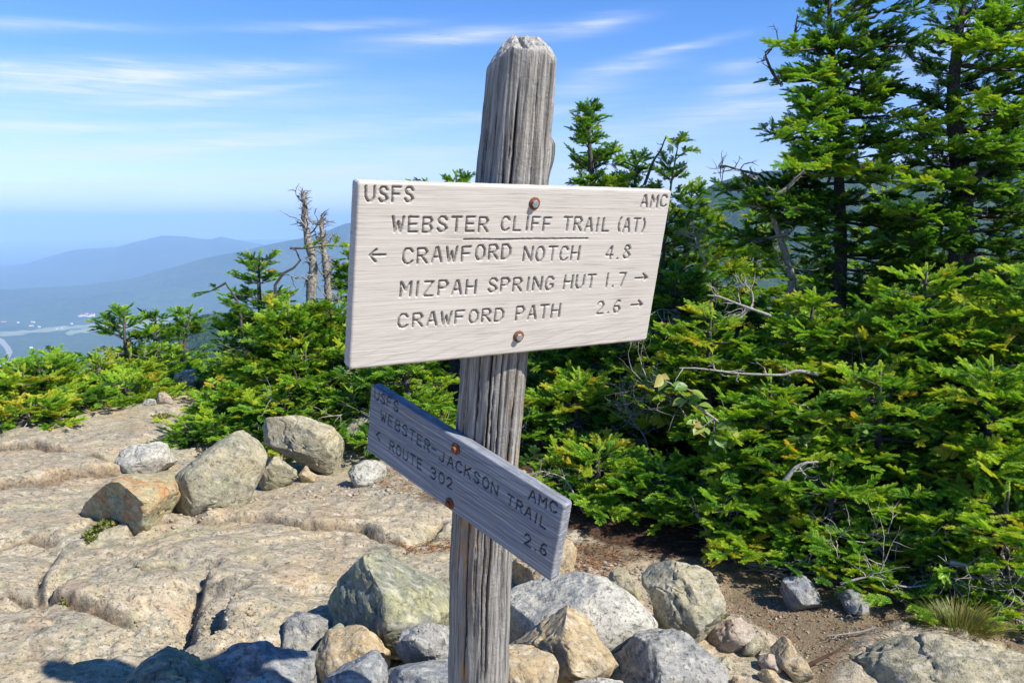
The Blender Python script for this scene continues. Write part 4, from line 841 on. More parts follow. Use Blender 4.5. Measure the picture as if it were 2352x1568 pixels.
# ---------------------------------------------------------------- fir sprays and shrub leaves that crowns are made of
def make_spray(name, L, twigs, twl, nlen, nwid, step, seed, curl=.35, mat=M_NEEDLE):
    rs = np.random.RandomState(seed); V = []; Fq = []; al = []
    def stemq(a, b, r):
        d = b-a; d = d/np.linalg.norm(d); s = np.cross(d, [0, 0, 1.]); s /= np.linalg.norm(s)+1e-9; n0 = len(V)
        V.extend([a-s*r, a+s*r, b+s*r*.6, b-s*r*.6]); al.extend([-.6]*4); Fq.append((n0, n0+1, n0+2, n0+3))
    def shoot(a, b, lat):
        d = b-a; l = np.linalg.norm(d); d = d/l; s = np.cross(d, [0, 0, 1.]); s /= np.linalg.norm(s)+1e-9; u = np.cross(s, d)
        stemq(a, b, .0011); n_ = max(3, int(l/step))
        for i in range(n_+1):
            t = i/n_; p = a+d*l*t; nl = nlen*(1-.35*t**3)*(.85+.3*rs.rand())
            for sd, upf, k in ((-1, .30, 1), (1, .30, 1), (-1, 1.1, .82), (1, 1.1, .82)):
                if k < 1 and rs.rand() < .25: continue
                v = s*sd*(1.0 if k == 1 else .62)+u*upf*(.6+.5*rs.rand())+d*(.45+.35*rs.rand()+.9*t**4); v /= np.linalg.norm(v)
                tip = p+v*nl; bend = u*nl*curl*.25; m = p+v*nl*.5+bend; wv = np.cross(v, u*1.0+s*sd*.3*(-1)); wv /= np.linalg.norm(wv)+1e-9; wv = wv*nwid*.5
                n0 = len(V); V.extend([p, m-wv, tip, m+wv]); lt = .2+.7*t*lat; al.extend([lt-.2, lt, lt+.15, lt]); Fq.append((n0, n0+1, n0+2, n0+3))
        # end bud cluster of needles
    O = np.zeros(3); tip = np.array([L, 0, .012]); shoot(O+[L*.12, 0, 0], tip, 1)
    for k in range(twigs):
        t = .12+.72*(k+.5)/twigs; sd = 1 if k % 2 else -1; l = twl*(1.15-.75*t)*(.8+.35*rs.rand()); an = math.radians(rs.uniform(42, 58))
        a = tip*t; b = a+np.array([math.cos(an)*l, math.sin(an)*l*sd, rs.uniform(-.004, .012)]); shoot(a, b, .9)
    V = np.array(V); me = mesh_np(name, V, np.array(Fq), mat, smooth=False); set_attr(me, 'along', al); return me
sprays = [make_spray('spray', .115, 5, .052, .0165, .0033, .0034, 1), make_spray('spray', .095, 4, .050, .016, .0033, .0034, 2), make_spray('spray', .13, 6, .046, .016, .0033, .0034, 3), make_spray('spray', .075, 1, .03, .017, .0033, .0034, 4)]
def make_leafsprig(name, n, L, size, seed):
    rs = np.random.RandomState(seed); g = Geo(); al = []
    for k in range(n):
        t = (k+.6)/n; p = np.array([L*t, 0, .01*math.sin(t*5)]); an = rs.uniform(-1, 1)*1.4 if k < n-1 else 0; d = np.array([math.cos(an), math.sin(an), rs.uniform(-.45, .2)]); d /= np.linalg.norm(d)
        s = np.cross(d, [0, 0, 1.]); s /= np.linalg.norm(s); u = np.cross(s, d); sz = size*rs.uniform(.7, 1.2); w = sz*.34; p = p+d*.006
        pts = [p, p+d*sz*.3+s*w*.9+u*w*.35, p+d*sz*.65+s*w*.8+u*w*.3, p+d*sz-u*sz*.08, p+d*sz*.65-s*w*.8+u*w*.3, p+d*sz*.3-s*w*.9+u*w*.35, p+d*sz*.5-u*w*.05]
        g.add(pts, [(0, 1, 6, 5), (1, 2, 3, 6), (6, 3, 4, 5)]); al += [.2+.5*rs.rand()]*7
    g.tube([(0, 0, 0), (L*.5, 0, .004), (L, 0, 0)], [.0012, .001, .0006], 3); al += [-.6]*9
    me = g.mesh(name, M_LEAF, True); set_attr(me, 'along', al); return me
leafy = [make_leafsprig('sprig', 7, .10, .026, 5), make_leafsprig('sprig', 9, .12, .022, 6)]
protos = [bpy.data.objects.new('spray_shape', m_) for m_ in sprays]; lprotos = [bpy.data.objects.new('sprig_shape', m_) for m_ in leafy]
def gn_group(name, pr_):
    ng = bpy.data.node_groups.new(name, 'GeometryNodeTree'); ng.interface.new_socket('Geometry', in_out='INPUT', socket_type='NodeSocketGeometry'); ng.interface.new_socket('Geometry', in_out='OUTPUT', socket_type='NodeSocketGeometry')
    N = ng.nodes; L = ng.links; gi = N.new('NodeGroupInput'); go = N.new('NodeGroupOutput'); iop = N.new('GeometryNodeInstanceOnPoints'); g2i = N.new('GeometryNodeGeometryToInstance')
    for o in pr_[::-1]:
        oi = N.new('GeometryNodeObjectInfo'); oi.inputs[0].default_value = o; L.new(oi.outputs['Geometry'], g2i.inputs[0])
    def na(nm, typ):
        n = N.new('GeometryNodeInputNamedAttribute'); n.data_type = typ; n.inputs[0].default_value = nm; return n.outputs[0]
    e2r = N.new('FunctionNodeEulerToRotation'); L.new(na('rot', 'FLOAT_VECTOR'), e2r.inputs[0])
    L.new(gi.outputs[0], iop.inputs['Points']); L.new(g2i.outputs[0], iop.inputs['Instance']); iop.inputs['Pick Instance'].default_value = True
    L.new(na('pick', 'INT'), iop.inputs['Instance Index']); L.new(e2r.outputs[0], iop.inputs['Rotation']); L.new(na('scl', 'FLOAT'), iop.inputs['Scale'])
    L.new(iop.outputs[0], go.inputs[0]); return ng
GN_FIR = gn_group('fir_sprays', protos); GN_LEAF = gn_group('leaf_sprigs', lprotos)
class Crown:
    def __init__(s): s.p = []; s.d = []; s.u = []; s.sc = []; s.t = []; s.k = []
    def put(s, p, d, u, sc, tint, k): s.p.append(p); s.d.append(d); s.u.append(u); s.sc.append(sc); s.t.append(tint); s.k.append(k)
    def build(s, name, parent, ng, base):
        P = np.array(s.p)-base; X = np.array(s.d); X /= np.linalg.norm(X, axis=1)[:, None]; U = np.array(s.u); Y = np.cross(U, X); Y /= np.linalg.norm(Y, axis=1)[:, None]+1e-9; Zx = np.cross(X, Y)
        ey = -np.arcsin(np.clip(X[:, 2], -1, 1)); ex = np.arctan2(Y[:, 2], Zx[:, 2]); ez = np.arctan2(X[:, 1], X[:, 0])
        me = bpy.data.meshes.new(name); me.vertices.add(len(P)); me.vertices.foreach_set('co', P.astype(np.float32).ravel())
        a = me.attributes.new('rot', 'FLOAT_VECTOR', 'POINT'); a.data.foreach_set('vector', np.column_stack([ex, ey, ez]).astype(np.float32).ravel())
        set_attr(me, 'scl', s.sc); set_attr(me, 'tint', s.t); a = me.attributes.new('pick', 'INT', 'POINT'); a.data.foreach_set('value', np.array(s.k, np.int32)); me.update()
        o = link(name, me, parent); md = o.modifiers.new('grow', 'NODES'); md.node_group = ng; o['kind'] = 'stuff'; return o
NSPRAY = 0
def nrm(v): return v/(np.linalg.norm(v)+1e-9)
def bough(C, G, p0, p1, fan, rs, tint, step=.085, sc=1.0, sag=.10, wood=.010, bare=.22, tvar=.12, leaf=False, up=(0, 0, 1)):
    """one living branch: wood to G, sprays to C"""
    p0 = np.array(p0, float); p1 = np.array(p1, float); L = np.linalg.norm(p1-p0); n = max(4, int(L/.09)); ts = np.linspace(0, 1, n)
    mid = np.array([0, 0, -sag*L]); pts = p0+(p1-p0)*ts[:, None]+mid*(4*ts*(1-ts))[:, None]*.6; pts += rs.normal(size=pts.shape)*.012*np.sin(np.pi*ts)[:, None]
    G.tube(pts, wood*(1-ts*.85), 4)
    up = np.array(up, float); m = max(2, int(L*(1-bare)/step))
    for i in range(m+1):
        t = bare+(1-bare)*i/m; j = min(int(t*(n-1)), n-2); f = t*(n-1)-j; p = pts[j]*(1-f)+pts[j+1]*f; d = nrm(pts[j+1]-pts[j]); s = nrm(np.cross(d, up)); wl = fan*(1.08-t)*(.6+.55*rs.rand())*min(1, .4+(t-bare)*4)
        for sd in (-1, 1):
            if rs.rand() < .08: continue
            an = math.radians(rs.uniform(38, 62)); bd = nrm(d*math.cos(an)+s*sd*math.sin(an)+up*rs.uniform(-.22, .42)); q = .035
            e = p+bd*wl+np.array([0, 0, -.04*wl]);
            if wl > .10: G.tube([p, p+bd*wl*.9], [.0032, .0013], 3)
            while q < wl+.04:
                pp = p+bd*min(q, wl*.95); sgn = 1 if rs.rand() < .5 else -1; yaw = rs.uniform(.15, .75)*sgn if q+.09 < wl else rs.uniform(-.25, .25)
                dd = nrm(bd*math.cos(yaw)+nrm(np.cross(bd, up))*math.sin(yaw)+up*rs.uniform(-.35, .35)); uu = nrm(up+rs.normal(size=3)*.38)
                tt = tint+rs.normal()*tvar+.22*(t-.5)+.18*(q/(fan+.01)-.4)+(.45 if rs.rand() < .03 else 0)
                C.put(pp, dd, uu, sc*rs.uniform(.75, 1.15), max(tt, -.05), (rs.randint(0, 3) if rs.rand() < .8 else 3) if not leaf else rs.randint(0, 2)); q += step*rs.uniform(.8, 1.2)
    C.put(pts[-2], nrm(pts[-1]-pts[-2]), up, sc*1.05, tint+.2, 1)
def deadtwig(G, p, d, L, rs, depth=0, r=.006, curl=.35):
    n = 6; pts = [np.array(p, float)]; d = nrm(np.array(d, float)); seg = L/n
    for i in range(n): d = nrm(d+rs.normal(size=3)*curl*.35+np.array([0, 0, .02])); pts.append(pts[-1]+d*seg)
    pts = np.array(pts); G.tube(pts, r*(1-np.linspace(0, .8, n+1)), 4 if depth == 0 else 3)
    if depth < 2:
        for k in range(rs.randint(3, 6) if depth == 0 else rs.randint(2, 4)):
            j = rs.randint(1, n); s = nrm(np.cross(d, rs.normal(size=3))); deadtwig(G, pts[j], nrm(d*.6+s*.9), L*rs.uniform(.3, .55), rs, depth+1, r*.55, curl)
def fir(base, H, R, label, seed, tint=.25, lean=(0, 0), whorl=.105, nb=6, low=.08, prof=.75, wind=(0, 0, 0), drop=.1, trunk=None, bark=M_BARK, sc=.98, dead=2, step=.050, ymin=None, face=None, extra=(), rtop=.10, group=None, topbare=0, leader=True, tvar=.22, cat='fir tree', yellow=.1, flat=0.0, rname='fir_tree', trunkpts=None, deadup=.6):
    global NSPRAY
    rs = np.random.RandomState(seed); base = np.array(base, float); C = Crown(); G = Geo(); D = Geo(); tr = trunk or (.016+.018*H)
    n = 14; ts = np.linspace(0, 1, n)
    if trunkpts is None:
        path = base+np.column_stack([lean[0]*ts**1.3, lean[1]*ts**1.3, H*ts])+np.column_stack([.02*H*np.sin(ts*5+seed)*ts, .02*H*np.cos(ts*4+seed)*ts, 0*ts])
    else:
        tp = np.array(trunkpts, float); L_ = np.concatenate([[0], np.cumsum(np.linalg.norm(np.diff(tp, axis=0), axis=1))]); L_ /= L_[-1]; path = np.column_stack([np.interp(ts, L_, tp[:, k]) for k in range(3)]); path[1:-1] = (path[:-2]+2*path[1:-1]+path[2:])/4
    g0 = Geo(); g0.tube(path, tr*(1-ts)**.8+.004, 9)
    def at_t(t):
        j = min(int(t*(n-1)), n-2); f = t*(n-1)-j; return path[j]*(1-f)+path[j+1]*f
    nw = max(3, int(H/whorl))
    for i in range(nw):
        t = low+(1-low)*(i+rs.uniform(-.3, .3))/nw; t = min(max(t, .02), .985)
        if t > 1-topbare: continue
        r = R*(1-t)**prof*1.05+rtop*.5*(1-t)+.05
        for k in range(nb if t < .85 else 4):
            if rs.rand() < drop: continue
            a = rs.uniform(0, 6.283); el = (-.12+.75*t**2+rs.uniform(-.12, .16))*(1-flat)
            dv = np.array([math.sin(a)*math.cos(el), math.cos(a)*math.cos(el), math.sin(el)]); wf = 1+wind[2]*(math.sin(a)*wind[0]+math.cos(a)*wind[1]); l = r*rs.uniform(.55, 1.12)*max(.12, wf)
            if face is not None and (dv[:2]@np.array(face)) < -.45 and rs.rand() < .6: continue
            p0 = at_t(t); p1 = p0+dv*l; ty = tint+rs.normal()*.10+(.45 if rs.rand() < yellow else 0)
            bough(C, G, p0, p1, max(.07, l*.34), rs, ty, step, sc, sag=.10*(1-t), wood=.004+.010*l, tvar=tvar)
    if leader:
        for k in range(4): a = rs.uniform(0, 6.28); C.put(path[-1]-np.array([0, 0, .05*k]), nrm(np.array([math.sin(a)*.5, math.cos(a)*.5, .8])), np.array([math.sin(a), math.cos(a), -.4]), sc*.8, tint+.3, 3)
        C.put(path[-1]-np.array([0, 0, .03]), np.array([0.05, 0, 1.]), np.array([0, 1., 0]), sc, tint+.3, 3)
    for ex in [e_ if q_ == 0 else (e_[0]+rs.normal(size=3)*.05, e_[1]+rs.normal(size=3)*np.array([.08, .16, .06]), e_[2], e_[3]+rs.normal()*.1, *e_[4:]) for e_ in extra for q_ in range(2) if q_ == 0 or rs.rand() < .55]: bough(C, G, ex[0], ex[1], ex[2], rs, ex[3] if len(ex) > 3 else tint, step, sc, wood=.012, sag=ex[4] if len(ex) > 4 else .06)
    for k in range(dead):
        t = rs.uniform(.05, deadup); a = rs.uniform(0, 6.283)
        if rs.rand() < .7: a = math.pi+rs.uniform(-1.3, 1.3)
        deadtwig(D, at_t(t), (math.sin(a), math.cos(a), rs.uniform(-.3, .3)), R*rs.uniform(.5, 1.0), rs)
    root = empty(rname, base, label, cat, group)
    V0 = [v-base for v in g0.V]; g0.V = V0; link('trunk', g0.mesh('trunk', bark), root)
    if G.V: G.V = [v-base for v in G.V]; o = link('branches', G.mesh('branches', bark), root); o['kind'] = 'stuff'
    if D.V: D.V = [v-base for v in D.V]; o = link('dead_twigs', D.mesh('dead_twigs', M_TWIG), root); o['kind'] = 'stuff'
    C.build('crown', root, GN_FIR, base); NSPRAY += len(C.p); return root
def B(px, Y, zoff=0.0):                      # where a trunk stands: photograph column, distance ahead
    x = (px-CX)/F*Y*1.0; return np.array([x, Y, gz(x, Y)+zoff])
def top_h(base, px, py): 
    return at(px, py, base[1])[2]-base[2]

# --- firs beyond the left rim of the ledge
def lf(px, Y, py_top, R, label, seed, **kw):
    b = B(px, Y); H = top_h(b, px, py_top); return fir(b, H, R, label, seed, **kw)
lf(282, 7.6, 712, .60, 'bushy pointed fir behind the left rim of the ledge, twin bare tips at its top', 1, tint=.25, nb=6, whorl=.11)
lf(350, 8.0, 716, .30, 'small fir with a flat wind-bent top left of the rim boulder', 2, tint=.2, nb=5)
lf(402, 8.2, 708, .28, 'small fir leaning right just left of the gap to the valley', 3, tint=.3, lean=(.12, 0))
lf(205, 7.1, 815, .52, 'low olive fir with grey bare twigs at its left shoulder', 4, tint=.40, dead=6, deadup=.95)
lf(118, 7.2, 812, .5, 'low yellowish fir near the left end of the hedge', 5, tint=.5, yellow=.35, dead=3)
lf(30, 6.9, 838, .5, 'low dull green fir at the far left end of the hedge', 6, tint=.35, dead=2)
lf(310, 7.6, 800, .55, 'broad low bright fir close behind the rim boulder', 7, tint=.42, nb=6)
lf(265, 6.6, 870, .62, 'prostrate lime-green fir creeping over the rim in front of the pointed fir', 8, tint=.50, flat=.5, low=.2, nb=9)
lf(150, 6.2, 900, .62, 'prostrate pale green fir on the rim left of the lime-green one', 9, tint=.30, flat=.6, low=.3, nb=7)
lf(40, 5.75, 925, .60, 'prostrate yellow-green fir at the left edge along the rock', 10, tint=.52, flat=.6, low=.3, nb=7, yellow=.3)
lf(-40, 6.3, 900, .6, 'dense green fir cut by the left edge of the view', 11, tint=.3)
lf(385, 7.9, 830, .42, 'low fir touching the light grey boulder at the rim', 12, tint=.38, nb=6)
# --- middle group behind the egg-shaped boulder
MID = [(600, 6.9, 585, .48, 'dense fir with a reddish dead tip left of the snags', 20, dict(tint=.22, nb=6, low=.2)),
       (560, 7.2, 735, .5, 'broad dark fir at the left of the middle clump', 21, dict(tint=.2, nb=7)),
       (655, 6.3, 690, .60, 'yellow-green fir full of orange tips below the snags', 22, dict(tint=.42, yellow=.3, nb=6, dead=5)),
       (640, 6.0, 770, .55, 'spreading fir with ochre sprays above the angular boulder', 23, dict(tint=.42, yellow=.3, nb=7)),
       (760, 6.3, 700, .55, 'fir with grey tangled twigs beside the large sign', 24, dict(tint=.32, nb=6, dead=7)),
       (700, 5.8, 800, .62, 'low bright fir spreading over the angular boulder', 25, dict(tint=.42, nb=7, flat=.3)),
       (530, 5.75, 900, .44, 'low lime fir leaning over the edge of the ledge', 26, dict(tint=.46, nb=8, flat=.4, dead=3)),
       (490, 5.45, 965, .34, 'dark prostrate fir lying on the ledge in shade', 27, dict(tint=.05, nb=8, flat=.5, dead=1)),
       (640, 5.5, 915, .45, 'dark low fir right behind the egg-shaped boulder', 28, dict(tint=.1, nb=8, flat=.4)),
       (820, 5.9, 800, .62, 'fir with sunlit tips showing under the left end of the large sign', 29, dict(tint=.40, nb=7)),
       (800, 5.5, 900, .45, 'small yellow-green fir behind the left end of the lower sign', 30, dict(tint=.45, nb=7, flat=.3, dead=3)),
       (815, 7.2, 575, .30, 'narrow dark green fir close to the left edge of the large sign', 31, dict(tint=.15, nb=6))]
for px, Y, pt, R, lb, sd, kw in MID: lf(px, Y, pt, R, lb, sd, **kw)
lf(930, 5.6, 790, .62, 'deep green fir behind the post under the large sign', 32, tint=.22, nb=7)
lf(1010, 5.4, 940, .4, 'low fir with bright sprays beside the lower sign top', 33, tint=.4, nb=7, flat=.3)
lf(1040, 6.6, 402, .42, 'fir whose leader tips stick out above the large sign', 34, tint=.3, nb=5)
lf(975, 7.0, 420, .35, 'fir hidden behind the large sign with one tip above it', 35, tint=.25, nb=4)

# low firs that fill the hedge beyond the ledge and the back of the thicket
fr_ = random.Random(8)
for k in range(16):
    px = fr_.uniform(-60, 330); Y = 5.9+max(0, px)/330*1.5+fr_.uniform(0, .7); lf(px, Y, float(np.interp(px, [-60, 0, 100, 200, 300, 430], [845, 835, 808, 795, 770, 750]))+fr_.uniform(0, 90), fr_.uniform(.42, .6), 'low wind-pruned fir merged into the hedge beyond the left rim of the ledge', 100+k, tint=fr_.uniform(.3, .55), nb=7, low=.05, dead=1, group='low firs of the hedge beyond the ledge', yellow=.15)
for k in range(12):
    px = fr_.uniform(640, 900); Y = fr_.uniform(5.9, 6.8); lf(px, Y, float(np.interp(px, [640, 700, 760, 900], [690, 700, 720, 720]))+fr_.uniform(0, 120), fr_.uniform(.42, .6), 'low bushy fir merged into the clump behind the tan boulders', 130+k, tint=fr_.uniform(.25, .5), nb=7, low=.05, dead=2, group='low firs of the clump behind the boulders', yellow=.2)
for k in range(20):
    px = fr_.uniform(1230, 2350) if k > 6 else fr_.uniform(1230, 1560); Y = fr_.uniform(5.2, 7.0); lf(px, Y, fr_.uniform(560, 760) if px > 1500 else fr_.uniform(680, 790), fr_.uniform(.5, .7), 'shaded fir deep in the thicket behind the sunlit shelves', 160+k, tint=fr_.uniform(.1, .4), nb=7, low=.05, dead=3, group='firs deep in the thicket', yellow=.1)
# --- snags
def snag(pts, r0, label, seed, nt=11):
    rs = np.random.RandomState(seed); pts = np.array(pts, float); n = 40; t = np.linspace(0, 1, n); src = np.linspace(0, 1, len(pts)); path = np.column_stack([np.interp(t, src, pts[:, k]) for k in range(3)])
    for _ in range(3): path[1:-1] = (path[:-2]+2*path[1:-1]+path[2:])/4
    base = path[0].copy(); g = Geo(); rad = r0*(1-.72*t**1.2)*(1+.22*np.sin(t*31+seed)*rs.rand(n)+.15*rs.normal(size=n)*.6); g.tube(path-base, np.clip(rad, .006, 1), 10)
    root = empty('snag', base, label, 'dead tree'); link('trunk', g.mesh('trunk', M_SNAG), root); D = Geo()
    for k in range(nt):
        j = int(n*rs.uniform(.28, .98)); a = rs.uniform(0, 6.28); deadtwig(D, path[j]-base, (math.sin(a), math.cos(a)*.7, rs.uniform(-.1, .9)), rs.uniform(.10, .32), rs, 1 if rs.rand() < .6 else 0, .009, .9)
    for k in range(170):
        j = int(n*rs.uniform(.3, .99)); a = rs.uniform(0, 6.28); d = nrm(np.array([math.sin(a), math.cos(a), rs.uniform(-.4, .9)])); p = path[j]-base; D.tube([p, p+d*rs.uniform(.03, .08)], [.005, .0015], 3)
    o = link('dead_twigs', D.mesh('dead_twigs', M_SNAG), root); o['kind'] = 'stuff'; return root
Yk = 6.6
snag([at(718, 830, Yk), at(712, 735, Yk), at(715, 660, Yk), at(722, 610, Yk), at(706, 545, Yk), at(698, 500, Yk+.05), at(700, 470, Yk), at(695, 438, Yk)], .050, 'tall bleached dead trunk with a broken twiggy top left of the large sign', 41)
snag([at(775, 820, Yk+.3), at(760, 730, Yk+.3), at(755, 690, Yk+.3), at(750, 620, Yk+.3), at(742, 560, Yk+.3), at(738, 520, Yk+.3), at(742, 490, Yk+.3)], .042, 'shorter dead trunk bristling with grey twigs, next to the large sign', 42, 18)
def arm(pts, r, capdir, capn, label, seed, Y, tint, capw=.2):
    rs = np.random.RandomState(seed); P = np.array([at(x, y, Y) for x, y in pts]); base = P[0].copy(); g = Geo(); g.tube(P-base, np.linspace(r, r*.35, len(P)), 6)
    root = empty('fir_tree', base, label, 'fir tree'); link('trunk', g.mesh('trunk', M_BARK), root); C = Crown(); G = Geo()
    a = P[-1]; bough(C, G, a-np.array(capdir)*.02, a+np.array(capdir), capw, rs, tint, .07, .85, 0); G.V = [v-base for v in G.V]; o = link('branches', G.mesh('branches', M_BARK), root); o['kind'] = 'stuff'; C.build('crown', root, GN_FIR, base)
arm([(640, 800), (632, 720), (632, 655), (650, 628), (675, 615), (690, 598), (680, 575), (668, 570)], .016, (.42, .05, .01), 8, 'crooked bonsai-like fir stem topped by a flat yellow-green cap', 43, 6.5, .6, .16)
arm([(560, 800), (552, 720), (545, 690), (528, 665), (518, 650)], .014, (-.22, 0, -.10), 8, 'small crooked fir stem with a drooping tuft left of the snags', 44, 6.6, .15, .14)

# --- spires right of the post above the sign
b = B(1372, 6.0); fir(b, top_h(b, 1355, 240), .30, 'lone pointed fir spire above the large sign right of the post', 50, tint=.2, lean=(-.05, 0), nb=7, prof=.7, rtop=.15, low=.1, drop=.1, wind=(1, 0, .2), whorl=.09)
b = B(1475, 6.2); fir(b, top_h(b, 1460, 360), .42, 'ragged fir with several thin leaders above the right end of the large sign', 51, tint=.2, nb=4, drop=.35, lean=(-.05, 0), low=.3, dead=3, deadup=.98)
b = B(1510, 6.0); fir(b, top_h(b, 1520, 320), .40, 'thin bare-tipped fir leaning right above the end of the large sign', 52, tint=.25, nb=4, drop=.5, lean=(.12, 0), trunk=.016, low=.35, topbare=0, leader=False, dead=2, deadup=.98)
b = B(1575, 6.4); fir(b, top_h(b, 1570, 425), .45, 'bushy fir just right of the large sign', 53, tint=.35, nb=6)
b = B(1640, 7.5); fir(b, top_h(b, 1650, 500), .6, 'sunlit young fir in the gap between the sign and the tall firs', 54, tint=.45, nb=6)
b = B(1730, 8.2); fir(b, top_h(b, 1720, 490), .7, 'bright young fir behind the curved pale trunk', 55, tint=.5, nb=6)
b = B(2020, 8.0); fir(b, top_h(b, 2020, 440), .8, 'sunlit fir seen through the gap between the two tall firs', 56, tint=.5, nb=6)
b = B(1560, 5.4); fir(b, top_h(b, 1560, 610), .5, 'dark fir with bare grey twigs right of the large sign', 57, tint=.08, nb=6, dead=7, deadup=.9)
# --- the two tall wind-shaped firs
Y1 = 5.3
b = B(1930, Y1)
ext = []
def E1(x0, y0, x1, y1, fan, tint, dy=0, sag=.05, Y=Y1): ext.append((at(x0, y0, Y), at(x1, y1, Y+dy), fan, tint, sag))
for a in [(1925, 60, 1880, 95, .22, .5), (1925, 110, 1790, 105, .20, .40, -.3), (1920, 150, 1850, 180, .24, .35, -.5), (1930, 180, 1770, 185, .18, .2, .1), (1930, 200, 2090, 215, .22, .1, -.2), (1930, 110, 2130, 100, .16, .08, .1, -.05),
          (1930, 60, 2180, 10, .16, .1, .1, -.05), (1930, 90, 2060, 60, .2, .2, -.2), (1930, 250, 1830, 300, .25, .42, -.6), (1925, 270, 2110, 265, .24, .36, -.5), (1930, 330, 1760, 300, .2, .15, -.1), (1930, 320, 2080, 330, .22, .3, -.3),
          (1920, 390, 1830, 380, .30, .5, -.75), (1925, 400, 2030, 385, .30, .62, -.75), (1930, 420, 1740, 430, .3, .05, -.3), (1880, 420, 1800, 480, .3, .1, -.5), (1930, 0, 1960, -60, .25, .3, -.2), (1930, 230, 1860, 240, .25, .3, -.5), (1930, 300, 1990, 300, .25, .2, -.45), (1930, 350, 1880, 340, .3, .3, -.5),
          (1930, 150, 2010, 150, .25, .18, -.3), (1930, 230, 2050, 190, .22, .3, -.3), (1930, 480, 1830, 520, .4, .1, -.4), (1930, 500, 2060, 520, .4, .12, -.3), (1930, 30, 2120, -40, .2, .2, 0)]: E1(*a)
tp1 = [b, at(1935, 560, Y1), at(1925, 400, Y1), at(1920, 200, Y1), at(1905, 60, Y1), at(1902, -20, Y1), at(1900, -120, Y1)]
fir(b, 3.0, .42, 'tall dark wind-torn fir left of the thick-trunked one, sky showing through its crown', 60, tint=.1, nb=5, low=.33, drop=.33, sc=1.0, trunk=.055, trunkpts=tp1, prof=.5, extra=ext, dead=7, wind=(1, .2, .3), yellow=.05, deadup=.9)
Y2 = 5.0; b = B(2215, Y2); ext = []
def E2(x0, y0, x1, y1, fan, tint, dy=0, sag=.05): ext.append((at(x0, y0, Y2), at(x1, y1, Y2+dy), fan, tint, sag))
for a in [(2210, 110, 2400, 90, .3, .5, -.4), (2210, 90, 2300, 110, .3, .5, -.6), (2215, 150, 2420, 150, .3, .42, -.3), (2205, 270, 2100, 300, .26, .4, -.4), (2210, 260, 2340, 250, .35, .5, -.6), (2210, 280, 2450, 270, .35, .5, -.4), (2205, 330, 2060, 350, .25, .25, -.3),
          (2210, 350, 2300, 340, .3, .4, -.6), (2210, 370, 2420, 330, .25, .3, -.2), (2205, 400, 2110, 420, .25, .5, -.5), (2210, 420, 2330, 440, .3, .2, -.4), (2210, 480, 2110, 500, .35, .1, -.4), (2210, 480, 2400, 500, .35, .1, -.3), (2210, 30, 2380, 0, .3, .2, -.2),
          (2210, 0, 2100, -30, .22, .1, 0), (2210, 60, 2420, 30, .25, .4, -.3), (2210, 540, 2060, 560, .4, .1, -.4), (2210, 560, 2380, 580, .4, .15, -.4), (2210, 200, 2440, 200, .2, .1, .1), (2200, 220, 2130, 240, .15, .0, .2)]: E2(*a)
tp2 = [b, at(2205, 600, Y2), at(2215, 450, Y2), at(2190, 300, Y2), at(2185, 150, Y2), at(2215, 20, Y2), at(2225, -90, Y2)]
fir(b, 3.0, .46, 'tall fir with a thick dark trunk near the right edge', 61, tint=.1, nb=5, low=.33, drop=.33, sc=1.0, trunk=.105, trunkpts=tp2, prof=.5, extra=ext, dead=11, wind=(1, 0, .3), deadup=.95)
Y3 = 4.9; b = B(1800, Y3)
tp3 = [np.array([at(1800, 705, Y3)[0], Y3, b[2]]), at(1800, 760, Y3), at(1832, 672, Y3), at(1808, 590, Y3), at(1782, 520, Y3), at(1760, 460, Y3), at(1745, 400, Y3), at(1722, 385, Y3)]
ext = [(at(1770, 480, Y3), at(1690, 470, Y3-.2), .22, .15, .02), (at(1765, 470, Y3), at(1850, 480, Y3-.2), .28, .12, .02), (at(1755, 440, Y3), at(1700, 430, Y3), .18, .1, .02), (at(1790, 540, Y3), at(1880, 560, Y3-.1), .3, .15, .05), (at(1790, 540, Y3), at(1700, 560, Y3+.2), .25, .15, .05)]
fir(tp3[0], 2.0, .25, 'fir with a curved pale lichened trunk leaning left', 62, tint=.1, nb=2, low=.6, drop=.5, trunk=.045, trunkpts=tp3, bark=M_PBARK, extra=ext, dead=6, leader=False, deadup=.98, topbare=.12)
Y4 = 5.2; b = B(2390, Y4); fir(b, top_h(b, 2400, 260), .5, 'fir cut by the right edge with a horizontal limb', 63, tint=.2, nb=4, drop=.4, dead=4)
b = B(2100, 6.6); fir(b, top_h(b, 2090, 560), .7, 'dark fir filling the space between the tall trunks', 64, tint=.1, nb=6, dead=5)
b = B(1850, 6.4); fir(b, top_h(b, 1860, 600), .7, 'dark fir behind the foot of the curved trunk', 65, tint=.12, nb=6, dead=5)

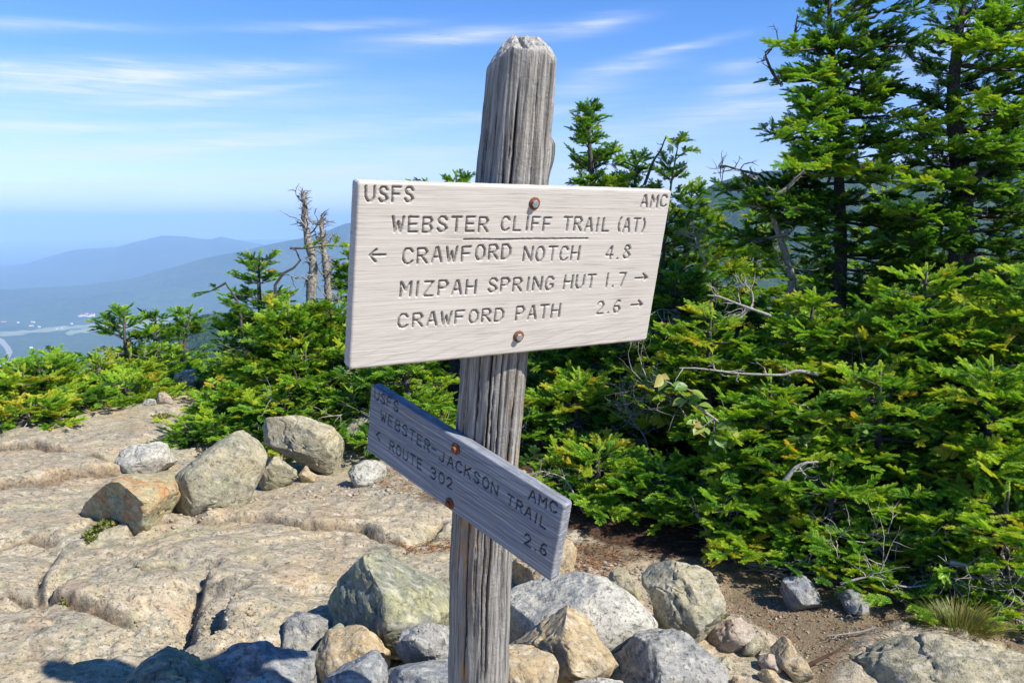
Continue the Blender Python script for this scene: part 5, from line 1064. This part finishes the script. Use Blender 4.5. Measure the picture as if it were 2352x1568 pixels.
# --- the near thicket
TH = [(1640, 4.55, 715, .62, 'low fir topped with bare silver twigs right of the large sign', 70, dict(tint=.40, nb=7, flat=.55, low=.30, whorl=.085, dead=6, yellow=.25)),
      (1870, 4.35, 680, .72, 'broad bright fir shelf in the middle of the thicket', 71, dict(tint=.42, nb=8, flat=.6, low=.30, whorl=.085)),
      (2120, 4.15, 625, .75, 'broad bright fir shelf toward the right of the thicket', 72, dict(tint=.42, nb=8, flat=.6, low=.30, whorl=.085)),
      (2380, 3.9, 610, .75, 'bright fir of the thicket at the right edge', 73, dict(tint=.42, nb=8, flat=.6, low=.30, whorl=.085)),
      (1780, 3.95, 870, .60, 'mid-height fir with pale blue-green sprays in the thicket', 74, dict(tint=.40, nb=8, flat=.55, low=.30, whorl=.085)),
      (2040, 3.75, 850, .62, 'mid-height fir with comb-like sprays at the centre right of the thicket', 75, dict(tint=.40, nb=8, flat=.55, low=.30, whorl=.085)),
      (2300, 3.55, 840, .62, 'mid-height fir of the thicket with ochre inner sprays near the right edge', 76, dict(tint=.40, nb=8, flat=.55, low=.30, whorl=.085, yellow=.2)),
      (1330, 5.0, 860, .5, 'fir with sunlit sprays directly right of the post', 77, dict(tint=.45, nb=7, flat=.3, low=.3, yellow=.25)),
      (1240, 5.0, 930, .5, 'dark fir behind the post, right side, with yellowish tips', 78, dict(tint=.3, nb=7, flat=.3, low=.3)),
      (1380, 4.25, 1030, .48, 'low fir between the lower sign and the dark hollow', 79, dict(tint=.40, nb=9, flat=.6, low=.30, whorl=.085, dead=4, yellow=.2)),
      (1530, 4.0, 1075, .40, 'low fir with drooping sprays in front of the dark hollow', 80, dict(tint=.38, nb=7, flat=.6, low=.30, whorl=.085, dead=3)),
      (1720, 3.70, 1120, .50, 'lowest fir of the thicket edge with ochre tips above the dirt', 81, dict(tint=.44, nb=9, flat=.6, low=.30, whorl=.085, yellow=.25, dead=4)),
      (1940, 3.45, 1085, .52, 'lowest fir above the blue-grey rocks', 82, dict(tint=.40, nb=9, flat=.6, low=.30, whorl=.085, dead=5)),
      (2150, 3.30, 1140, .48, 'ragged lowest fir with bare arched twigs left of the grass tuft', 83, dict(tint=.40, nb=8, flat=.4, low=.25, dead=9)),
      (2360, 3.15, 1130, .50, 'ragged lowest fir above the grass tuft at the right edge', 84, dict(tint=.42, nb=8, flat=.4, low=.25, dead=9)),
      (1480, 5.4, 720, .5, 'dark fir behind the right end of the large sign', 85, dict(tint=.15, nb=7, dead=4)),
      (1480, 5.1, 830, .45, 'fir showing under the right end of the large sign', 86, dict(tint=.38, nb=7, flat=.3, dead=5)),
      (1330, 5.7, 700, .6, 'dark fir hidden behind the large sign right of the post', 87, dict(tint=.15, nb=6)),
      (2000, 5.2, 660, .7, 'shaded fir behind the bright shelves', 88, dict(tint=-.05, nb=6, dead=5)),  # shaded firs from here down: thicket shade put into a darker needle tint
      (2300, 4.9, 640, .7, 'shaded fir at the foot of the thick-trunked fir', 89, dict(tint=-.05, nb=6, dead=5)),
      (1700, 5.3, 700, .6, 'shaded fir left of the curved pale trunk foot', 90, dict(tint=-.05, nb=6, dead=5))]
for px, Y, pt, R, lb, sd, kw in TH: lf(px, Y, pt, R, lb, sd, **kw)


# --- bare branches that stand out in the thicket
def bare(pts, Y, label, seed, r=.008, twigs=8, tl=.14, mat=M_DEAD, cat='dead branch'):
    rs = np.random.RandomState(seed); P = np.array([at(p[0], p[1], p[2] if len(p) > 2 else Y) for p in pts]); n = len(P)*4; t = np.linspace(0, 1, n); s_ = np.linspace(0, 1, len(P)); path = np.column_stack([np.interp(t, s_, P[:, k]) for k in range(3)])
    path[1:-1] = (path[:-2]+2*path[1:-1]+path[2:])/4; base = path[0].copy(); g = Geo(); g.tube(path-base, r*(1-.7*t), 7); root = empty('dead_branch', base, label, cat); link('limb', g.mesh('limb', mat), root)
    D = Geo(); dd = path[-1]-path[0]
    for k in range(twigs):
        j = rs.randint(n//5, n); s = rs.normal(size=3); deadtwig(D, path[j]-base, nrm(nrm(dd)*.5+nrm(s)), tl*rs.uniform(.5, 1.2), rs, 1, r*.45, .6)
    o = link('twigs', D.mesh('twigs', mat), root); o['kind'] = 'stuff'
bare([(1700, 730), (1730, 700), (1728, 672), (1715, 655), (1690, 650)], 4.1, 'forked silver twig standing above the low fir right of the large sign', 1, .007, 9, .10)
bare([(1770, 725), (1700, 700), (1650, 680), (1625, 678)], 4.05, 'thin silver branch lying over the low fir right of the large sign', 2, .008, 10, .14)
bare([(1880, 860), (1830, 850), (1800, 862), (1700, 858), (1600, 845), (1560, 845)], 3.9, 'long pale bare branch pointing left across the dark gap', 3, .010, 10, .12)
bare([(1790, 1120), (1825, 1075), (1850, 1062), (1880, 1060)], 3.45, 'short thick grey dead stub hooked to the right', 4, .013, 3, .10)
bare([(1760, 1190), (1690, 1170), (1640, 1160), (1590, 1175)], 3.6, 'grey dead branch under the lowest ochre-tipped fir', 5, .008, 10, .14)
bare([(1600, 1180), (1620, 1210), (1628, 1245)], 3.6, 'small bent white stick hanging over the litter', 6, .008, 3, .06)
bare([(1340, 1175), (1300, 1100), (1280, 1090), (1240, 1080)], 4.0, 'thin bare twigs reaching left beside the lower sign', 7, .006, 12, .16)
bare([(2180, 1290), (2230, 1300), (2270, 1330), (2330, 1345), (2400, 1400)], 2.95, 'arched pale bare branch above the grass tuft', 8, .008, 14, .16)
bare([(1930, 1340), (2000, 1320), (2080, 1350), (2140, 1340), (2190, 1290)], 3.0, 'thin arching twig hanging above the dirt right of the blue-grey rocks', 9, .006, 12, .16)
bare([(1600, 1000), (1560, 930), (1520, 900), (1480, 880)], 4.4, 'tangle of fine grey twigs in the dark hollow', 10, .006, 26, .26, M_TWIG)
bare([(1500, 1060), (1480, 1000), (1440, 950), (1430, 900)], 4.6, 'spray of fine grey twigs left of the dark hollow', 11, .006, 26, .26, M_TWIG)
bare([(1620, 600), (1600, 560), (1590, 520)], 5.2, 'pale dead twigs right of the large sign', 12, .007, 22, .2)
bare([(1740, 400), (1700, 392), (1665, 380), (1650, 383)], 4.9, 'bare antler-like branch against the sky left of the tall firs', 13, .010, 9, .14, M_BARK)
bare([(1790, 190), (1770, 160), (1755, 120), (1800, 95)], 5.2, 'bare crooked limb at the left of the tall dark fir', 14, .012, 8, .12, M_BARK)
bare([(1815, 130), (1825, 80), (1832, 35)], 5.2, 'bare upright spike above the left shoulder of the tall dark fir', 15, .012, 4, .08, M_BARK)
bare([(2210, 440), (2260, 395), (2310, 365), (2400, 340)], 4.95, 'heavy dark limb arching right from the thick trunk', 17, .035, 8, .2, M_BARK)
bare([(1480, 425), (1500, 370), (1518, 345), (1530, 312)], 5.9, 'bare dark stem leaning right above the large sign', 18, .012, 5, .06, M_BARK)
bare([(1760, 460), (1800, 440), (1840, 400), (1850, 385)], 4.8, 'pale branch holding up the bright spray in front of the tall fir', 19, .02, 4, .1, M_PBARK)
bare([(2010, 1440), (1980, 1450), (1940, 1455), (1900, 1460)], 2.75, 'thin dry stick lying on the dirt above the large low slab', 20, .005, 3, .08)
bare([(1830, 1540), (1870, 1520), (1930, 1490)], 2.5, 'short brown stick lying in the dirt hollow', 21, .010, 2, .05, M_LITTER)

# --- broad-leaved shrub in front of the dark hollow: every leaf is a part
leaf_m = None
def leaf_shape(L, seed):
    rs = np.random.RandomState(seed); n = 5; V = []; w = L*.36
    for i in range(n+1):
        t = i/n; ww = w*math.sin(math.pi*min(1, t*1.02+.0))**.8*(1.1-.35*t); x = L*t; z0 = -.10*L*t*t
        V += [(x, -ww, z0+ww*.40), (x, 0, z0), (x, ww, z0+ww*.40)]
    Q = []
    for i in range(n): a = i*3; Q += [(a, a+3, a+4, a+1), (a+1, a+4, a+5, a+2)]
    return np.array(V), Q
m_bl, t = material('broad_leaf'); co = t.coord('Object'); oi = t.new('ShaderNodeObjectInfo').outputs['Random']; sp = t.new('ShaderNodeSeparateXYZ'); t.l.new(co, sp.inputs[0])
vein = t.rng(t.math('ABSOLUTE', sp.outputs[1]), .0, .0012); c = t.ramp(oi, [(0, (.12, .25, .04)), (.5, (.24, .36, .06)), (.8, (.38, .42, .10)), (1, (.46, .32, .10))]); c = t.mix(vein, (.30, .36, .14), c)
t.set(t.p.inputs['Base Color'], c); t.p.inputs['Roughness'].default_value = .45
tr = t.new('ShaderNodeBsdfTranslucent'); t.set(tr.inputs[0], c); mx = t.new('ShaderNodeMixShader'); mx.inputs[0].default_value = .4; t.l.new(t.p.outputs[0], mx.inputs[1]); t.l.new(tr.outputs[0], mx.inputs[2]); t.l.new(mx.outputs[0], t.out.inputs[0])
leaf_me = []
for k, L in enumerate((.052, .066, .058)):
    V, Q = leaf_shape(L, k); leaf_me.append(mesh_np('leaf', V, np.array(Q), m_bl))
def leafbush(stems, Y, n, label, seed, spread=.05):
    rs = np.random.RandomState(seed); P0 = at(*stems[0][0], Y); base = P0.copy(); root = empty('leafy_shrub', base, label, 'shrub'); g = Geo(); tips = []
    for st in stems:
        P = np.array([at(x, y, Y+rs.uniform(-.05, .05)) for x, y in st]); g.tube(P-base, np.linspace(.005, .0015, len(P)), 5)
        for k in range(n):
            t_ = rs.uniform(.25, 1)**.7*(len(P)-1); j = min(int(t_), len(P)-2); tips.append(P[j]+(P[j+1]-P[j])*(t_-j)-base)
    link('stem', g.mesh('stem', M_TWIG), root)
    for p in tips:
        a = rs.uniform(0, 6.28); d = nrm(np.array([math.sin(a), -abs(math.cos(a))*.8, rs.uniform(-.9, .25)])); u = nrm(np.array([.3, -.5, 1.0])+rs.normal(size=3)*.4); y_ = nrm(np.cross(u, d)); z_ = np.cross(d, y_)
        o = link('leaf', leaf_me[rs.randint(3)], root, loc=tuple(p+rs.normal(size=3)*spread*.3)); o.rotation_euler = Matrix((d, y_, z_)).transposed().to_euler(); s_ = rs.uniform(.9, 1.35); o.scale = (s_, s_, s_)
leafbush([[(1640, 960), (1590, 920), (1540, 880), (1500, 860)], [(1640, 960), (1600, 935), (1590, 900), (1560, 880)], [(1640, 960), (1670, 985), (1690, 1000)], [(1640, 960), (1640, 990), (1655, 1010)], [(1640, 960), (1610, 985), (1600, 960)]], 3.75, 9,
         'leafy shrub with folded yellow-green leaves hanging before the dark hollow', 3)
leafbush([[(1900, 1010), (1880, 960), (1850, 930), (1800, 930)], [(1900, 1010), (1930, 970), (1990, 985)], [(1900, 1010), (1860, 1010), (1810, 1000)]], 3.72, 8, 'dark leafy shrub deep under the comb-like fir', 4)

# --- litter, grass, moss
def litter(poly, n, seed, name, label, L=(.015, .05), wd=.0012, mat=M_LITTER, lift=.004, ng=True):
    rs = np.random.RandomState(seed); poly = np.array(gp(poly)); lo, hi = poly.min(0), poly.max(0); P = lo+(hi-lo)*rs.rand(n*3, 2); P = P[inside(P, poly)][:n]; zz = ground_h(P)[0]; a = rs.rand(len(P))*6.28; l = rs.uniform(*L, len(P)); c, s = np.cos(a), np.sin(a); tl = rs.normal(size=len(P))*.12
    d = np.column_stack([c*l, s*l, tl*l]); w_ = np.column_stack([-s, c, 0*s])*wd*.5*rs.uniform(.6, 1.8, len(P))[:, None]; b = np.column_stack([P, zz+lift+rs.rand(len(P))*.008]); up_ = np.array([0, 0, .0012])
    V = np.stack([b-w_-up_, b+w_-up_, b+d*.5+up_*2+w_, b+d-up_], 1).reshape(-1, 3); Q = np.arange(len(P)*4).reshape(-1, 4); g = Geo(); g.add(V, Q); return tag(link(name, g.mesh(name, mat, False)), label, kind='stuff')
LP = [(1180, 1190), (1300, 1240), (1400, 1300), (1500, 1275), (1700, 1285), (1950, 1320), (2100, 1380), (2500, 1450), (2700, 1300), (2100, 1000), (1500, 1000), (1200, 1100)]
litter(LP, 20000, 1, 'litter', 'brown fallen needles and twigs under the thicket')
M_LIT2 = simple('orange_dead_needles', (.26, .13, .06), .9, 0, None, .5, 8)
litter([(1300, 1240), (1420, 1250), (1440, 1360), (1330, 1330)], 500, 2, 'litter', 'orange dead needles between the boulders and the thicket', (.012, .045), .0014, M_LIT2)
litter([(1480, 1290), (2352, 1380), (2352, 1500), (1900, 1560), (1680, 1400)], 900, 3, 'litter', 'scattered dry needles on the bare dirt', (.01, .04), .0010, M_LIT2)
litter([(900, 1255), (1040, 1240), (1040, 1285), (930, 1290)], 500, 4, 'litter', 'brown needles caught in the crack beside the post', (.01, .03), .0012, M_LIT2)
litter([(820, 1060), (1000, 1080), (1020, 1190), (930, 1160), (800, 1110)], 900, 5, 'litter', 'orange dead needles below the lower sign', (.01, .035), .0012, M_LIT2)
litter([(1600, 1220), (2352, 1340), (2352, 1420), (1700, 1300)], 1100, 6, 'litter', 'fallen grey twigs along the edge of the thicket', (.08, .28), .004, M_TWIG, .012)
m_g, t = material('grass_blade'); al = t.attr('along'); oi = t.attr('tone'); c = t.mix(oi, (.07, .15, .02), (.42, .33, .09)); c = t.mix(al, t.mix(1.0, c, (.6, .7, .5), 'MULTIPLY'), c)
t.set(t.p.inputs['Base Color'], c); t.p.inputs['Roughness'].default_value = .5
tr = t.new('ShaderNodeBsdfTranslucent'); t.set(tr.inputs[0], c); mx = t.new('ShaderNodeMixShader'); mx.inputs[0].default_value = .35; t.l.new(t.p.outputs[0], mx.inputs[1]); t.l.new(tr.outputs[0], mx.inputs[2]); t.l.new(mx.outputs[0], t.out.inputs[0])
def tuft(px, py, n, L, R, label, seed, yel=.4, name='grass_tuft', cat='grass tuft', w=.0022):
    rs = np.random.RandomState(seed); g0 = on_ground(px, py); g0[2] = gz(g0[0], g0[1]); G = Geo(); al = []; tn = []
    for k in range(n):
        a = rs.uniform(0, 6.28); l = L*rs.uniform(.5, 1.1); q = rs.rand()**.5; o = np.array([math.sin(a)*R*q*.5, math.cos(a)*R*q*.5, -.01]); out = np.array([math.sin(a), math.cos(a), 0])*q*1.3+rs.normal(size=3)*.12; side = nrm(np.cross(out+[0, 0, .01], [0, 0, 1])); V = []
        for i in range(5):
            t_ = i/4; p = o+np.array([0, 0, l*(t_-.42*q*t_**2.2)])+out*l*.62*t_**1.7; ww = w*(1-t_*.85); V += [p-side*ww, p+side*ww]
        G.add(V, [(i*2, i*2+1, i*2+3, i*2+2) for i in range(4)]); al += [i/4 for i in range(5) for _ in (0, 1)]; y_ = float(np.clip(rs.normal(yel, .3)+(.3 if o[0] > 0 else -.1), 0, 1)); tn += [y_]*10
    me = G.mesh(name, m_g); set_attr(me, 'along', al); set_attr(me, 'tone', tn); return tag(link(name, me, loc=tuple(g0)), label, cat)
tuft(2200, 1455, 700, .125, .19, 'bushy tuft of green and straw yellow grass at the edge of the dirt', 1)
tuft(1860, 1290, 26, .09, .04, 'small green grass sprout in the shade under the thicket', 2, .0)
def moss(poly, n, label, seed, s=.012, yel=.3, name='moss_patch'):
    rs = np.random.RandomState(seed); poly = np.array(gp(poly)); lo, hi = poly.min(0), poly.max(0); P = lo+(hi-lo)*rs.rand(n*4, 2); P = P[inside(P, poly)][:n]; zz = ground_h(P)[0]; c0 = np.array([*P.mean(0), zz.mean()]); G = Geo(); al = []; tn = []
    for p, z_ in zip(P, zz):
        for q in range(4):
            a = rs.uniform(0, 6.28); d = nrm(np.array([math.sin(a), math.cos(a), rs.uniform(.3, 1.6)])); sd = nrm(np.cross(d, [0, 0, 1.])); l = s*rs.uniform(.6, 1.3); b = np.array([p[0], p[1], z_])-c0; G.add([b, b+d*l*.5+sd*l*.22, b+d*l, b+d*l*.5-sd*l*.22], [(0, 1, 2, 3)]); al += [0, .6, 1, .6]; tn += [float(np.clip(rs.normal(yel, .3), 0, 1))]*4
    me = G.mesh(name, m_g); set_attr(me, 'along', al); set_attr(me, 'tone', tn); return tag(link(name, me, loc=tuple(c0)), label, 'moss')
moss([(196, 1258), (215, 1240), (250, 1222), (278, 1214), (276, 1232), (240, 1248), (205, 1268)], 420, 'small green and ochre moss clump under the rust-stained boulder', 1, .020, .35)
moss([(297, 1210), (312, 1196), (328, 1192), (326, 1206), (306, 1216)], 130, 'tiny green moss clump right of the rust-stained boulder', 2, .017, .15)
moss([(350, 965), (372, 960), (395, 968), (380, 982), (358, 978)], 160, 'yellowish moss in a pocket on the far ledge', 3, .02, .55)
moss([(808, 1080), (822, 1060), (812, 1050), (800, 1070)], 90, 'green moss beside the speckled white rock', 4, .014, .2)
moss([(138, 1408), (150, 1398), (160, 1405), (148, 1414)], 90, 'ochre moss in a crack of the ledge', 5, .012, .6)
moss([(1180, 1310), (1225, 1300), (1240, 1350), (1195, 1365)], 260, 'olive moss between the post and the big white boulder', 6, .013, .35)
moss([(2075, 1425), (2110, 1415), (2120, 1440), (2090, 1450)], 140, 'green moss left of the grass tuft', 7, .013, .2)
moss([(1650, 1430), (1668, 1420), (1664, 1440), (1655, 1445)], 60, 'moss in the joint above the squat rock', 8, .012, .4)
